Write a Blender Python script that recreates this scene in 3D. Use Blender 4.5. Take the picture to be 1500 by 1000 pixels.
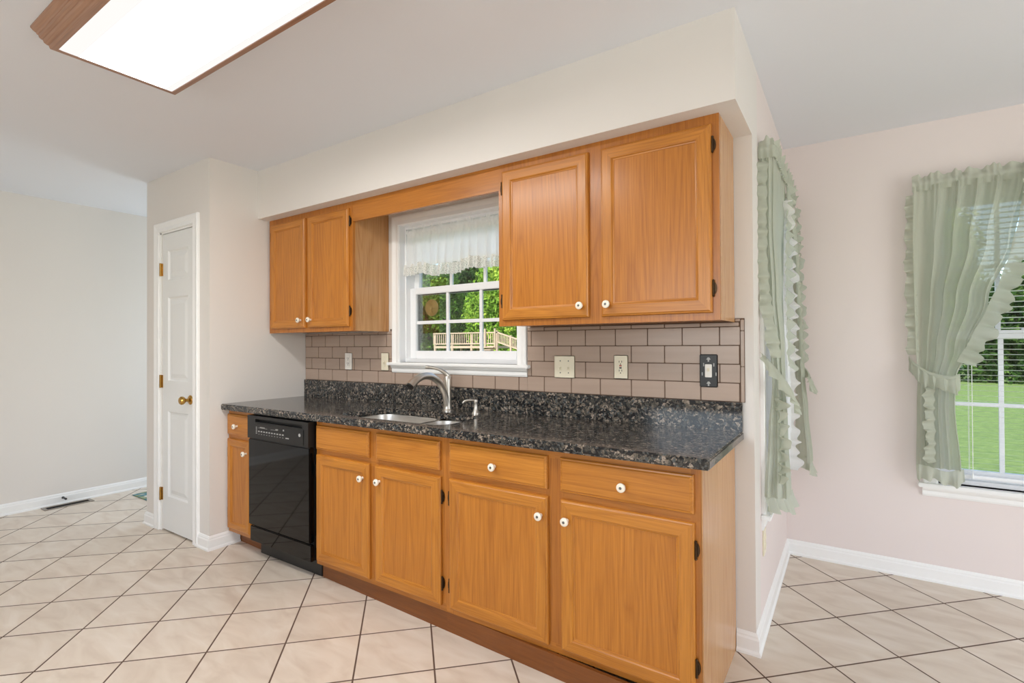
import bpy, bmesh, math, random
from mathutils import Vector, Matrix
random.seed(7)
SC = bpy.context.scene
COL = SC.collection
for o in list(bpy.data.objects):
    bpy.data.objects.remove(o)

# ------------------------------------------------------------------ camera, world, lights, exposure
CAM_POS = Vector((0.33258, -2.31514, 1.27988))
FWD = Vector((-0.55254114, 0.83345016, 0.00768902))
RGT = Vector((0.83344441, 0.55258204, -0.00484707))
UPV = Vector((0.00828861, -0.00373016, 0.99995869))
cam_d = bpy.data.cameras.new('camera')
cam = bpy.data.objects.new('camera', cam_d)
COL.objects.link(cam)
cam.matrix_world = Matrix(((RGT.x, UPV.x, -FWD.x, CAM_POS.x), (RGT.y, UPV.y, -FWD.y, CAM_POS.y),
                           (RGT.z, UPV.z, -FWD.z, CAM_POS.z), (0, 0, 0, 1)))
cam_d.sensor_width = 36.0
cam_d.lens = 746.7234 / 1500 * 36
cam_d.clip_start = 0.05
cam_d.clip_end = 400
SC.camera = cam

world = bpy.data.worlds.new('sky')
SC.world = world
world.use_nodes = True
wn = world.node_tree
wn.nodes.clear()
w_out = wn.nodes.new('ShaderNodeOutputWorld')
w_bg = wn.nodes.new('ShaderNodeBackground')
w_sky = wn.nodes.new('ShaderNodeTexSky')
w_sky.sky_type = 'NISHITA'
w_sky.sun_disc = False
w_sky.sun_elevation = math.radians(52)
w_sky.sun_rotation = math.radians(160)
w_sky.dust_density = 1.5
w_bg.inputs['Strength'].default_value = 0.30
wn.links.new(w_sky.outputs[0], w_bg.inputs[0])
wn.links.new(w_bg.outputs[0], w_out.inputs[0])


def add_light(name, kind, loc, direction, energy, color, size=None):
    d = bpy.data.lights.new(name, kind)
    d.energy = energy
    d.color = color
    if kind == 'AREA':
        d.shape = 'RECTANGLE'
        d.size, d.size_y = size
    if kind == 'SUN':
        d.angle = math.radians(2)
    o = bpy.data.objects.new(name, d)
    COL.objects.link(o)
    o.location = loc
    o.rotation_euler = Vector(direction).to_track_quat('-Z', 'Y').to_euler()
    return o


add_light('sun', 'SUN', (0, -20, 30), (0.12, 0.62, -0.75), 4.6, (1.0, 0.95, 0.86))
# fill lamps added at invented openings behind and beside the camera; last is hall daylight
add_light('fill_rear', 'AREA', (-0.5, -5.05, 1.6), (0, 1, 0.08), 33, (0.88, 0.93, 1.0), (3.2, 1.4))
add_light('fill_nook', 'AREA', (3.15, -0.9, 1.1), (-1, 0.1, 0.12), 31, (0.93, 0.93, 0.96), (2.0, 2.0))
add_light('daylight_hall', 'AREA', (-4.55, 0.86, 1.25), (0.0, -1, 0.0), 11, (0.78, 0.89, 1.0), (0.8, 1.6))

SC.view_settings.view_transform = 'Standard'
SC.view_settings.look = 'None'
SC.view_settings.exposure = 0.50
SC.view_settings.gamma = 1.0
SC.view_settings.use_curve_mapping = False
SC.cycles.use_denoising = True
SC.cycles.max_bounces = 14
SC.cycles.diffuse_bounces = 7
SC.cycles.transparent_max_bounces = 24
SC.cycles.sample_clamp_indirect = 8.0

# ------------------------------------------------------------------ node material helpers


def srgb(r, g, b):
    def f(c):
        c /= 255.0
        return c / 12.92 if c <= 0.04045 else ((c + 0.055) / 1.055) ** 2.4
    return (f(r), f(g), f(b), 1.0)


def new_mat(name):
    m = bpy.data.materials.new(name)
    m.use_nodes = True
    nt = m.node_tree
    b = nt.nodes['Principled BSDF']
    return m, nt, b


def plain(name, col, rough=0.5, metal=0.0, spec=0.5, noise=0.0, nscale=20.0, bump=0.0, coat=0.0):
    m, nt, b = new_mat(name)
    b.inputs['Base Color'].default_value = col
    b.inputs['Roughness'].default_value = rough
    b.inputs['Metallic'].default_value = metal
    b.inputs['Specular IOR Level'].default_value = spec
    b.inputs['Coat Weight'].default_value = coat
    tc = nt.nodes.new('ShaderNodeTexCoord')
    nz = nt.nodes.new('ShaderNodeTexNoise')
    nz.inputs['Scale'].default_value = nscale
    nz.inputs['Detail'].default_value = 4
    nt.links.new(tc.outputs['Object'], nz.inputs['Vector'])
    if noise > 0:
        mx = nt.nodes.new('ShaderNodeMix')
        mx.data_type = 'RGBA'
        k = 1 - noise
        mx.inputs[6].default_value = (col[0] * k, col[1] * k, col[2] * k, 1)
        mx.inputs[7].default_value = (min(1, col[0] * (1 + noise)), min(1, col[1] * (1 + noise)), min(1, col[2] * (1 + noise)), 1)
        nt.links.new(nz.outputs[0], mx.inputs[0])
        nt.links.new(mx.outputs[2], b.inputs['Base Color'])
    if bump > 0:
        bp = nt.nodes.new('ShaderNodeBump')
        bp.inputs['Strength'].default_value = bump
        bp.inputs['Distance'].default_value = 0.002
        nt.links.new(nz.outputs[0], bp.inputs['Height'])
        nt.links.new(bp.outputs[0], b.inputs['Normal'])
    return m


def oak(name, axis, light=(212, 142, 54), dark=(148, 84, 20), rough=0.33, fine=1.0, offset=(0, 0, 0)):
    """oak with long grain along the given axis and flat-sawn figure"""
    m, nt, b = new_mat(name)
    tc = nt.nodes.new('ShaderNodeTexCoord')
    oi = nt.nodes.new('ShaderNodeObjectInfo')
    mul = nt.nodes.new('ShaderNodeVectorMath')
    mul.operation = 'SCALE'
    mul.inputs[0].default_value = (13.7, 7.3, 9.1)
    nt.links.new(oi.outputs['Random'], mul.inputs['Scale'])
    add = nt.nodes.new('ShaderNodeVectorMath')
    nt.links.new(tc.outputs['Object'], add.inputs[0])
    nt.links.new(mul.outputs[0], add.inputs[1])
    off = nt.nodes.new('ShaderNodeVectorMath')
    off.inputs[1].default_value = offset
    nt.links.new(add.outputs[0], off.inputs[0])

    def mapped(across, along):
        mp = nt.nodes.new('ShaderNodeMapping')
        sc = [across] * 3
        sc[axis] = along
        mp.inputs['Scale'].default_value = sc
        nt.links.new(off.outputs[0], mp.inputs['Vector'])
        return mp

    def noise(mp, detail, rgh=0.5, dist=0.0):
        n = nt.nodes.new('ShaderNodeTexNoise')
        n.inputs['Scale'].default_value = 1.0
        n.inputs['Detail'].default_value = detail
        n.inputs['Roughness'].default_value = rgh
        n.inputs['Distortion'].default_value = dist
        nt.links.new(mp.outputs[0], n.inputs['Vector'])
        return n
    big = noise(mapped(7, 0.55), 2, 0.45, 0.25)          # growth-ring field: its contours give the cathedrals
    rings = nt.nodes.new('ShaderNodeMath')
    rings.operation = 'MULTIPLY'
    rings.inputs[1].default_value = 13.0
    nt.links.new(big.outputs[0], rings.inputs[0])
    fr = nt.nodes.new('ShaderNodeMath')
    fr.operation = 'FRACT'
    nt.links.new(rings.outputs[0], fr.inputs[0])
    rr = nt.nodes.new('ShaderNodeValToRGB')
    rr.color_ramp.elements[0].position = 0.0
    rr.color_ramp.elements[0].color = (0.25, 0.25, 0.25, 1)
    rr.color_ramp.elements[1].position = 1.0
    rr.color_ramp.elements[1].color = (0.3, 0.3, 0.3, 1)
    e = rr.color_ramp.elements.new(0.35)
    e.color = (1, 1, 1, 1)
    e = rr.color_ramp.elements.new(0.85)
    e.color = (0.75, 0.75, 0.75, 1)
    nt.links.new(fr.outputs[0], rr.inputs[0])
    pores = noise(mapped(190, 5), 3, 0.6)
    tone = noise(mapped(4, 0.5), 2)
    m1 = nt.nodes.new('ShaderNodeMath')
    m1.operation = 'MULTIPLY_ADD'
    m1.inputs[1].default_value = 0.30
    nt.links.new(rr.outputs[0], m1.inputs[0])
    m2 = nt.nodes.new('ShaderNodeMath')
    m2.operation = 'MULTIPLY_ADD'
    m2.inputs[1].default_value = 0.95 * fine
    nt.links.new(pores.outputs[0], m2.inputs[0])
    m3 = nt.nodes.new('ShaderNodeMath')
    m3.operation = 'MULTIPLY_ADD'
    m3.inputs[1].default_value = 0.5
    m3.inputs[2].default_value = -0.45
    nt.links.new(tone.outputs[0], m3.inputs[0])
    nt.links.new(m3.outputs[0], m2.inputs[2])
    nt.links.new(m2.outputs[0], m1.inputs[2])
    mx = nt.nodes.new('ShaderNodeMix')
    mx.data_type = 'RGBA'
    mx.inputs[6].default_value = srgb(*dark)
    mx.inputs[7].default_value = srgb(*light)
    nt.links.new(m1.outputs[0], mx.inputs[0])
    nt.links.new(mx.outputs[2], b.inputs['Base Color'])
    b.inputs['Roughness'].default_value = rough
    b.inputs['Coat Weight'].default_value = 0.22
    b.inputs['Coat Roughness'].default_value = 0.2
    b.inputs['Specular IOR Level'].default_value = 0.38
    bp = nt.nodes.new('ShaderNodeBump')
    bp.inputs['Strength'].default_value = 0.12
    bp.inputs['Distance'].default_value = 0.001
    nt.links.new(pores.outputs[0], bp.inputs['Height'])
    nt.links.new(bp.outputs[0], b.inputs['Normal'])
    return m


OAK_V = oak('oak_vertical', 2)
OAK_H = oak('oak_horizontal', 0)
OAK_P = oak('oak_panel', 2, light=(208, 136, 50), dark=(148, 84, 20), offset=(3.1, 0.4, 1.7))
OAK_F = oak('oak_frame', 2, light=(196, 126, 50), dark=(138, 78, 22), offset=(1.3, 2.2, 0.3))
OAK_FH = oak('oak_frame_horizontal', 0, light=(200, 130, 52), dark=(140, 80, 22), offset=(5.3, 1.2, 2.3))
OAK_END = oak('oak_end_veneer', 2, light=(216, 168, 114), dark=(160, 108, 60), rough=0.25, offset=(0.6, 8.2, 4.3))
OAK_K = oak('oak_kick_shaded', 0, light=(136, 80, 32), dark=(104, 56, 20), rough=0.4)  # oak darkened in its colour to carry the shade under the cabinets
WALNUT = oak('stained_wood', 0, light=(176, 134, 106), dark=(128, 88, 66), rough=0.4)
WALNUT_Y = oak('stained_wood_short', 1, light=(176, 134, 106), dark=(128, 88, 66), rough=0.4)
WALL = plain('wall_paint', srgb(223, 218, 212), 0.6, noise=0.015, nscale=3, bump=0.03)
WALL_NOOK = plain('wall_paint_nook', srgb(227, 216, 212), 0.6, noise=0.015, nscale=3, bump=0.03)
CEIL = plain('ceiling_paint', srgb(226, 228, 233), 0.75, noise=0.012, nscale=2, bump=0.05)
TRIM = plain('white_trim', srgb(240, 240, 238), 0.35, noise=0.01)
DOORW = plain('door_paint', srgb(230, 231, 229), 0.4, noise=0.01)
VINYL = plain('white_vinyl', srgb(240, 241, 242), 0.35, noise=0.01)
BLACKG = plain('black_gloss', srgb(9, 9, 9), 0.05, spec=0.35, noise=0.05)
BLACKP = plain('black_plastic', srgb(24, 24, 24), 0.38, noise=0.08)
BLACKD = plain('black_recess', srgb(8, 8, 8), 0.6, noise=0.1)
GREYMARK = plain('grey_marking', srgb(175, 175, 172), 0.5, noise=0.1)
BRASS = plain('brass', srgb(190, 150, 80), 0.25, metal=1.0, noise=0.08)
BRONZE = plain('bronze_hinge', srgb(70, 52, 34), 0.38, metal=0.8, noise=0.25, nscale=90)
NICKEL = plain('brushed_nickel', srgb(206, 201, 192), 0.36, metal=1.0, noise=0.05, nscale=60)
STEEL = plain('stainless_steel', srgb(228, 224, 217), 0.36, metal=0.9, noise=0.04, nscale=40)
IVORY = plain('ivory_plastic', srgb(232, 224, 200), 0.4, noise=0.02)
WHITEP = plain('white_plastic', srgb(238, 234, 226), 0.4, noise=0.02)
SLOT = plain('outlet_slot', srgb(70, 60, 48), 0.6, noise=0.1)
REDB = plain('red_button', srgb(165, 60, 45), 0.5, noise=0.05)
PORC = plain('porcelain', srgb(240, 232, 216), 0.15, noise=0.02)
SCREW = plain('screw_metal', srgb(110, 112, 110), 0.3, metal=0.9, noise=0.1)
GROUT = plain('brown_grout', srgb(100, 78, 62), 0.8, noise=0.1, nscale=80)
REGISTER = plain('register_metal', srgb(150, 140, 128), 0.45, metal=0.4, noise=0.1)
DARKGAP = plain('dark_gap', srgb(40, 36, 32), 0.8, noise=0.1)
DECKW = plain('deck_lumber', srgb(180, 156, 134), 0.75, noise=0.16, nscale=4)
BARK = plain('bark', srgb(92, 80, 68), 0.9, noise=0.25, nscale=9, bump=0.5)
WICKER = plain('tan_disc', srgb(176, 148, 92), 0.7, noise=0.2, nscale=70, bump=0.5)


def diffuser_mat(name, strength):
    m, nt, b = new_mat(name)
    nt.nodes.remove(b)
    out = nt.nodes['Material Output']
    em = nt.nodes.new('ShaderNodeEmission')
    tc = nt.nodes.new('ShaderNodeTexCoord')
    nz = nt.nodes.new('ShaderNodeTexNoise')
    nz.inputs['Scale'].default_value = 6
    nt.links.new(tc.outputs['Object'], nz.inputs['Vector'])
    cr = nt.nodes.new('ShaderNodeValToRGB')
    cr.color_ramp.elements[0].color = (1.0, 0.965, 0.93, 1)
    cr.color_ramp.elements[1].color = (1.0, 0.97, 0.94, 1)
    nt.links.new(nz.outputs[0], cr.inputs[0])
    nt.links.new(cr.outputs[0], em.inputs[0])
    em.inputs['Strength'].default_value = strength
    nt.links.new(em.outputs[0], out.inputs[0])
    return m


DIFFUSER = diffuser_mat('lit_diffuser', 18.0)
DIFFUSER_EDGE = diffuser_mat('lit_diffuser_edge', 0.72)      # the pan's sloping rim, away from the tubes


def math_node(nt, op, a, bval=None, c=None):
    n = nt.nodes.new('ShaderNodeMath')
    n.operation = op
    for i, v in enumerate((a, bval, c)):
        if v is None:
            continue
        if isinstance(v, (int, float)):
            n.inputs[i].default_value = v
        else:
            nt.links.new(v, n.inputs[i])
    return n.outputs[0]


def floor_mat():
    m, nt, b = new_mat('ceramic_floor_tile')
    tc = nt.nodes.new('ShaderNodeTexCoord')
    sp = nt.nodes.new('ShaderNodeSeparateXYZ')
    nt.links.new(tc.outputs['Object'], sp.inputs[0])
    s = 2 ** 0.5
    ssum = math_node(nt, 'ADD', sp.outputs[0], sp.outputs[1])
    sdif = math_node(nt, 'SUBTRACT', sp.outputs[1], sp.outputs[0])
    P1, P2 = 0.3105, 0.3117
    ua = math_node(nt, 'MULTIPLY_ADD', ssum, 1 / s / P1, -0.2465 / P1)
    ub = math_node(nt, 'MULTIPLY_ADD', sdif, 1 / s / P2, -0.1765 / P2)
    dists, ids = [], []
    for u in (ua, ub):
        f = math_node(nt, 'FRACT', u)
        d = math_node(nt, 'SUBTRACT', f, 0.5)
        d = math_node(nt, 'ABSOLUTE', d)
        dists.append(math_node(nt, 'SUBTRACT', 0.5, d))
        ids.append(math_node(nt, 'FLOOR', u))
    dmin = math_node(nt, 'MINIMUM', dists[0], dists[1])
    mask = nt.nodes.new('ShaderNodeMapRange')
    mask.inputs['From Min'].default_value = 0.0085
    mask.inputs['From Max'].default_value = 0.0135
    nt.links.new(dmin, mask.inputs['Value'])
    cb = nt.nodes.new('ShaderNodeCombineXYZ')
    nt.links.new(ids[0], cb.inputs[0])
    nt.links.new(ids[1], cb.inputs[1])
    wnz = nt.nodes.new('ShaderNodeTexWhiteNoise')
    nt.links.new(cb.outputs[0], wnz.inputs['Vector'])
    sc = nt.nodes.new('ShaderNodeVectorMath')
    sc.operation = 'SCALE'
    sc.inputs['Scale'].default_value = 20
    nt.links.new(wnz.outputs['Color'], sc.inputs[0])
    ad = nt.nodes.new('ShaderNodeVectorMath')
    nt.links.new(tc.outputs['Object'], ad.inputs[0])
    nt.links.new(sc.outputs[0], ad.inputs[1])
    mp = nt.nodes.new('ShaderNodeMapping')
    mp.inputs['Scale'].default_value = (3.2, 9.0, 4)
    mp.inputs['Rotation'].default_value = (0, 0, 0.5)
    nt.links.new(ad.outputs[0], mp.inputs[0])
    n1 = nt.nodes.new('ShaderNodeTexNoise')
    n1.inputs['Scale'].default_value = 1.3
    n1.inputs['Detail'].default_value = 5
    n1.inputs['Distortion'].default_value = 0.8
    nt.links.new(mp.outputs[0], n1.inputs['Vector'])
    cr = nt.nodes.new('ShaderNodeValToRGB')
    cr.color_ramp.elements[0].position = 0.25
    cr.color_ramp.elements[0].color = srgb(203, 187, 170)
    cr.color_ramp.elements[1].position = 0.75
    cr.color_ramp.elements[1].color = srgb(227, 217, 204)
    e = cr.color_ramp.elements.new(0.5)
    e.color = srgb(217, 204, 188)
    nt.links.new(n1.outputs[0], cr.inputs[0])
    hs = nt.nodes.new('ShaderNodeHueSaturation')
    v = math_node(nt, 'MULTIPLY_ADD', wnz.outputs['Value'], 0.06, 0.97)
    nt.links.new(v, hs.inputs['Value'])
    nt.links.new(cr.outputs[0], hs.inputs['Color'])
    mx = nt.nodes.new('ShaderNodeMix')
    mx.data_type = 'RGBA'
    mx.inputs[6].default_value = srgb(92, 70, 56)
    nt.links.new(mask.outputs[0], mx.inputs[0])
    nt.links.new(hs.outputs[0], mx.inputs[7])
    nt.links.new(mx.outputs[2], b.inputs['Base Color'])
    rg = math_node(nt, 'MULTIPLY_ADD', mask.outputs[0], -0.5, 0.85)
    nt.links.new(rg, b.inputs['Roughness'])
    bp = nt.nodes.new('ShaderNodeBump')
    bp.inputs['Strength'].default_value = 0.5
    bp.inputs['Distance'].default_value = 0.002
    hh = math_node(nt, 'MULTIPLY_ADD', n1.outputs[0], 0.15, mask.outputs[0])
    nt.links.new(hh, bp.inputs['Height'])
    nt.links.new(bp.outputs[0], b.inputs['Normal'])
    return m


def granite_mat():
    m, nt, b = new_mat('brown_granite')
    tc = nt.nodes.new('ShaderNodeTexCoord')

    def vor(scale, rnd=1.0):
        v = nt.nodes.new('ShaderNodeTexVoronoi')
        v.inputs['Scale'].default_value = scale
        v.inputs['Randomness'].default_value = rnd
        nt.links.new(dw.outputs[0], v.inputs['Vector'])
        return v
    nz = nt.nodes.new('ShaderNodeTexNoise')
    nz.inputs['Scale'].default_value = 55
    nz.inputs['Detail'].default_value = 4
    nt.links.new(tc.outputs['Object'], nz.inputs['Vector'])
    dw = nt.nodes.new('ShaderNodeVectorMath')
    dw.operation = 'MULTIPLY_ADD'
    nt.links.new(nz.outputs['Color'], dw.inputs[0])
    dw.inputs[1].default_value = (0.03, 0.03, 0.03)
    nt.links.new(tc.outputs['Object'], dw.inputs[2])
    v1 = vor(105)
    sp = nt.nodes.new('ShaderNodeSeparateColor')
    nt.links.new(v1.outputs['Color'], sp.inputs[0])
    big = nt.nodes.new('ShaderNodeTexNoise')
    big.inputs['Scale'].default_value = 22
    big.inputs['Detail'].default_value = 2
    nt.links.new(tc.outputs['Object'], big.inputs['Vector'])
    val = math_node(nt, 'MULTIPLY_ADD', big.outputs[0], 0.7, -0.35)
    val = math_node(nt, 'ADD', val, sp.outputs[0])
    cr = nt.nodes.new('ShaderNodeValToRGB')
    cr.color_ramp.interpolation = 'CONSTANT'
    stops = [(0.0, (26, 27, 30)), (0.28, (42, 45, 47)), (0.46, (72, 70, 65)), (0.62, (98, 91, 82)),
             (0.75, (130, 118, 105)), (0.83, (80, 84, 84)), (0.94, (154, 141, 128))]
    cr.color_ramp.elements[0].position = 0
    cr.color_ramp.elements[0].color = srgb(*stops[0][1])
    cr.color_ramp.elements[1].position = stops[1][0]
    cr.color_ramp.elements[1].color = srgb(*stops[1][1])
    for pp, c in stops[2:]:
        e = cr.color_ramp.elements.new(pp)
        e.color = srgb(*c)
    nt.links.new(val, cr.inputs[0])
    v2 = nt.nodes.new('ShaderNodeTexNoise')
    v2.inputs['Scale'].default_value = 260
    v2.inputs['Detail'].default_value = 3
    nt.links.new(tc.outputs['Object'], v2.inputs['Vector'])
    mr = nt.nodes.new('ShaderNodeMapRange')
    mr.inputs['From Min'].default_value = 0.35
    mr.inputs['From Max'].default_value = 0.65
    mr.inputs['To Min'].default_value = 0.55
    mr.inputs['To Max'].default_value = 1.25
    nt.links.new(v2.outputs[0], mr.inputs[0])
    hs = nt.nodes.new('ShaderNodeHueSaturation')
    nt.links.new(mr.outputs[0], hs.inputs['Value'])
    nt.links.new(cr.outputs[0], hs.inputs['Color'])
    nt.links.new(hs.outputs[0], b.inputs['Base Color'])
    b.inputs['Roughness'].default_value = 0.11
    b.inputs['Specular IOR Level'].default_value = 0.55
    return m


def tile_mat():
    m, nt, b = new_mat('taupe_glass_tile')
    tc = nt.nodes.new('ShaderNodeTexCoord')
    mp = nt.nodes.new('ShaderNodeMapping')
    mp.inputs['Scale'].default_value = (2.2, 2.2, 40)
    nt.links.new(tc.outputs['Object'], mp.inputs[0])
    n = nt.nodes.new('ShaderNodeTexNoise')
    n.inputs['Scale'].default_value = 1
    n.inputs['Detail'].default_value = 2
    nt.links.new(mp.outputs[0], n.inputs['Vector'])
    mx = nt.nodes.new('ShaderNodeMix')
    mx.data_type = 'RGBA'
    mx.inputs[6].default_value = srgb(164, 143, 128)
    mx.inputs[7].default_value = srgb(179, 158, 142)
    nt.links.new(n.outputs[0], mx.inputs[0])
    nt.links.new(mx.outputs[2], b.inputs['Base Color'])
    b.inputs['Roughness'].default_value = 0.26
    return m


def fabric_mat(name, col, translucent=0.4, clear=0.1, weave=900):
    m, nt, b = new_mat(name)
    nt.nodes.remove(b)
    out = nt.nodes['Material Output']
    tc = nt.nodes.new('ShaderNodeTexCoord')
    nz = nt.nodes.new('ShaderNodeTexNoise')
    nz.inputs['Scale'].default_value = weave
    nt.links.new(tc.outputs['Object'], nz.inputs['Vector'])
    hs = nt.nodes.new('ShaderNodeHueSaturation')
    hs.inputs['Color'].default_value = col
    v = math_node(nt, 'MULTIPLY_ADD', nz.outputs[0], 0.16, 0.92)
    nt.links.new(v, hs.inputs['Value'])
    d = nt.nodes.new('ShaderNodeBsdfDiffuse')
    t = nt.nodes.new('ShaderNodeBsdfTranslucent')
    c = nt.nodes.new('ShaderNodeBsdfTransparent')
    nt.links.new(hs.outputs[0], d.inputs[0])
    nt.links.new(hs.outputs[0], t.inputs[0])
    m1 = nt.nodes.new('ShaderNodeMixShader')
    m1.inputs[0].default_value = translucent
    nt.links.new(d.outputs[0], m1.inputs[1])
    nt.links.new(t.outputs[0], m1.inputs[2])
    m2 = nt.nodes.new('ShaderNodeMixShader')
    m2.inputs[0].default_value = clear
    nt.links.new(m1.outputs[0], m2.inputs[1])
    nt.links.new(c.outputs[0], m2.inputs[2])
    nt.links.new(m2.outputs[0], out.inputs[0])
    return m


def lace_mat(name, col):
    m = fabric_mat(name, col, 0.4, 0.1)
    nt = m.node_tree
    tc = nt.nodes.new('ShaderNodeTexCoord')
    v = nt.nodes.new('ShaderNodeTexVoronoi')
    v.inputs['Scale'].default_value = 150
    nt.links.new(tc.outputs['Object'], v.inputs['Vector'])
    mr = nt.nodes.new('ShaderNodeMapRange')
    mr.inputs['From Min'].default_value = 0.2
    mr.inputs['From Max'].default_value = 0.45
    mr.inputs['To Min'].default_value = 0.55
    mr.inputs['To Max'].default_value = 0.06
    nt.links.new(v.outputs['Distance'], mr.inputs[0])
    for n in nt.nodes:
        if n.type == 'MIX_SHADER' and n.inputs[1].is_linked and n.inputs[1].links[0].from_node.type == 'MIX_SHADER':
            nt.links.new(mr.outputs[0], n.inputs[0])
    return m


def glass_mat():
    m, nt, b = new_mat('window_glass')
    nt.nodes.remove(b)
    out = nt.nodes['Material Output']
    t = nt.nodes.new('ShaderNodeBsdfTransparent')
    t.inputs[0].default_value = (0.96, 0.98, 0.97, 1)
    g = nt.nodes.new('ShaderNodeBsdfGlossy')
    g.inputs['Roughness'].default_value = 0.0
    lw = nt.nodes.new('ShaderNodeFresnel')
    lw.inputs['IOR'].default_value = 1.45
    mx = nt.nodes.new('ShaderNodeMixShader')
    f = math_node(nt, 'MULTIPLY', lw.outputs[0], 0.6)
    nt.links.new(f, mx.inputs[0])
    nt.links.new(t.outputs[0], mx.inputs[1])
    nt.links.new(g.outputs[0], mx.inputs[2])
    nt.links.new(mx.outputs[0], out.inputs[0])
    return m


def leaf_mat(name, c1, c2, c3):
    m, nt, b = new_mat(name)
    nt.nodes.remove(b)
    out = nt.nodes['Material Output']
    tc = nt.nodes.new('ShaderNodeTexCoord')
    n = nt.nodes.new('ShaderNodeTexNoise')
    n.inputs['Scale'].default_value = 1.1
    n.inputs['Detail'].default_value = 6
    n.inputs['Roughness'].default_value = 0.75
    nt.links.new(tc.outputs['Object'], n.inputs['Vector'])
    cr = nt.nodes.new('ShaderNodeValToRGB')
    cr.color_ramp.elements[0].position = 0.36
    cr.color_ramp.elements[0].color = srgb(*c1)
    cr.color_ramp.elements[1].position = 0.66
    cr.color_ramp.elements[1].color = srgb(*c3)
    e = cr.color_ramp.elements.new(0.52)
    e.color = srgb(*c2)
    nt.links.new(n.outputs[0], cr.inputs[0])
    d = nt.nodes.new('ShaderNodeBsdfDiffuse')
    t = nt.nodes.new('ShaderNodeBsdfTranslucent')
    nt.links.new(cr.outputs[0], d.inputs[0])
    nt.links.new(cr.outputs[0], t.inputs[0])
    mx = nt.nodes.new('ShaderNodeMixShader')
    mx.inputs[0].default_value = 0.35
    nt.links.new(d.outputs[0], mx.inputs[1])
    nt.links.new(t.outputs[0], mx.inputs[2])
    nt.links.new(mx.outputs[0], out.inputs[0])
    return m


def grass_mat():
    m, nt, b = new_mat('lawn_grass')
    tc = nt.nodes.new('ShaderNodeTexCoord')
    n = nt.nodes.new('ShaderNodeTexNoise')
    n.inputs['Scale'].default_value = 6
    n.inputs['Detail'].default_value = 8
    n.inputs['Roughness'].default_value = 0.8
    nt.links.new(tc.outputs['Object'], n.inputs['Vector'])
    cr = nt.nodes.new('ShaderNodeValToRGB')
    cr.color_ramp.elements[0].position = 0.3
    cr.color_ramp.elements[0].color = srgb(66, 92, 38)
    cr.color_ramp.elements[1].position = 0.7
    cr.color_ramp.elements[1].color = srgb(124, 144, 74)
    nt.links.new(n.outputs[0], cr.inputs[0])
    nt.links.new(cr.outputs[0], b.inputs['Base Color'])
    b.inputs['Roughness'].default_value = 0.9
    bp = nt.nodes.new('ShaderNodeBump')
    bp.inputs['Strength'].default_value = 0.6
    bp.inputs['Distance'].default_value = 0.05
    nt.links.new(n.outputs[0], bp.inputs['Height'])
    nt.links.new(bp.outputs[0], b.inputs['Normal'])
    return m


def rug_mat():
    m, nt, b = new_mat('leaf_pattern_rug')
    tc = nt.nodes.new('ShaderNodeTexCoord')
    v = nt.nodes.new('ShaderNodeTexVoronoi')
    v.inputs['Scale'].default_value = 22
    mp = nt.nodes.new('ShaderNodeMapping')
    mp.inputs['Scale'].default_value = (1, 0.45, 1)
    mp.inputs['Rotation'].default_value = (0, 0, 0.7)
    nt.links.new(tc.outputs['Object'], mp.inputs[0])
    nt.links.new(mp.outputs[0], v.inputs['Vector'])
    sp = nt.nodes.new('ShaderNodeSeparateColor')
    nt.links.new(v.outputs['Color'], sp.inputs[0])
    cr = nt.nodes.new('ShaderNodeValToRGB')
    cr.color_ramp.interpolation = 'CONSTANT'
    cr.color_ramp.elements[0].color = srgb(205, 205, 196)
    cr.color_ramp.elements[1].position = 0.4
    cr.color_ramp.elements[1].color = srgb(88, 132, 140)
    e = cr.color_ramp.elements.new(0.62)
    e.color = srgb(132, 146, 112)
    e = cr.color_ramp.elements.new(0.82)
    e.color = srgb(224, 222, 212)
    nt.links.new(sp.outputs[0], cr.inputs[0])
    nt.links.new(cr.outputs[0], b.inputs['Base Color'])
    b.inputs['Roughness'].default_value = 0.9
    return m


FLOOR = floor_mat()
GRANITE = granite_mat()
TILE = tile_mat()
SAGE = fabric_mat('sage_fabric', srgb(204, 208, 193), 0.38, 0.09)
SHEER = fabric_mat('white_sheer', srgb(253, 253, 252), 0.42, 0.03)
LACE = lace_mat('white_lace', srgb(246, 244, 238))
GLASS = glass_mat()
GRASS = grass_mat()
RUG = rug_mat()
LEAF_A = leaf_mat('leaf_deep', (40, 70, 28), (92, 134, 54), (160, 188, 84))
LEAF_B = leaf_mat('leaf_bright', (72, 108, 38), (138, 174, 66), (206, 214, 96))
LEAF_C = leaf_mat('leaf_dark', (28, 48, 24), (62, 92, 44), (118, 146, 74))

# ------------------------------------------------------------------ object helpers


def tag(o, label=None, cat=None, group=None, kind=None):
    if label:
        o['label'] = label
    if cat:
        o['category'] = cat
    if group:
        o['group'] = group
    if kind:
        o['kind'] = kind
    return o


def empty(name, loc=(0, 0, 0), label=None, cat=None, group=None, kind=None):
    o = bpy.data.objects.new(name, None)
    COL.objects.link(o)
    o.location = loc
    o.empty_display_size = 0.1
    return tag(o, label, cat, group, kind)


def wloc(o):
    v = Vector((0, 0, 0))
    while o is not None:
        v += o.location
        o = o.parent
    return v


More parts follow.
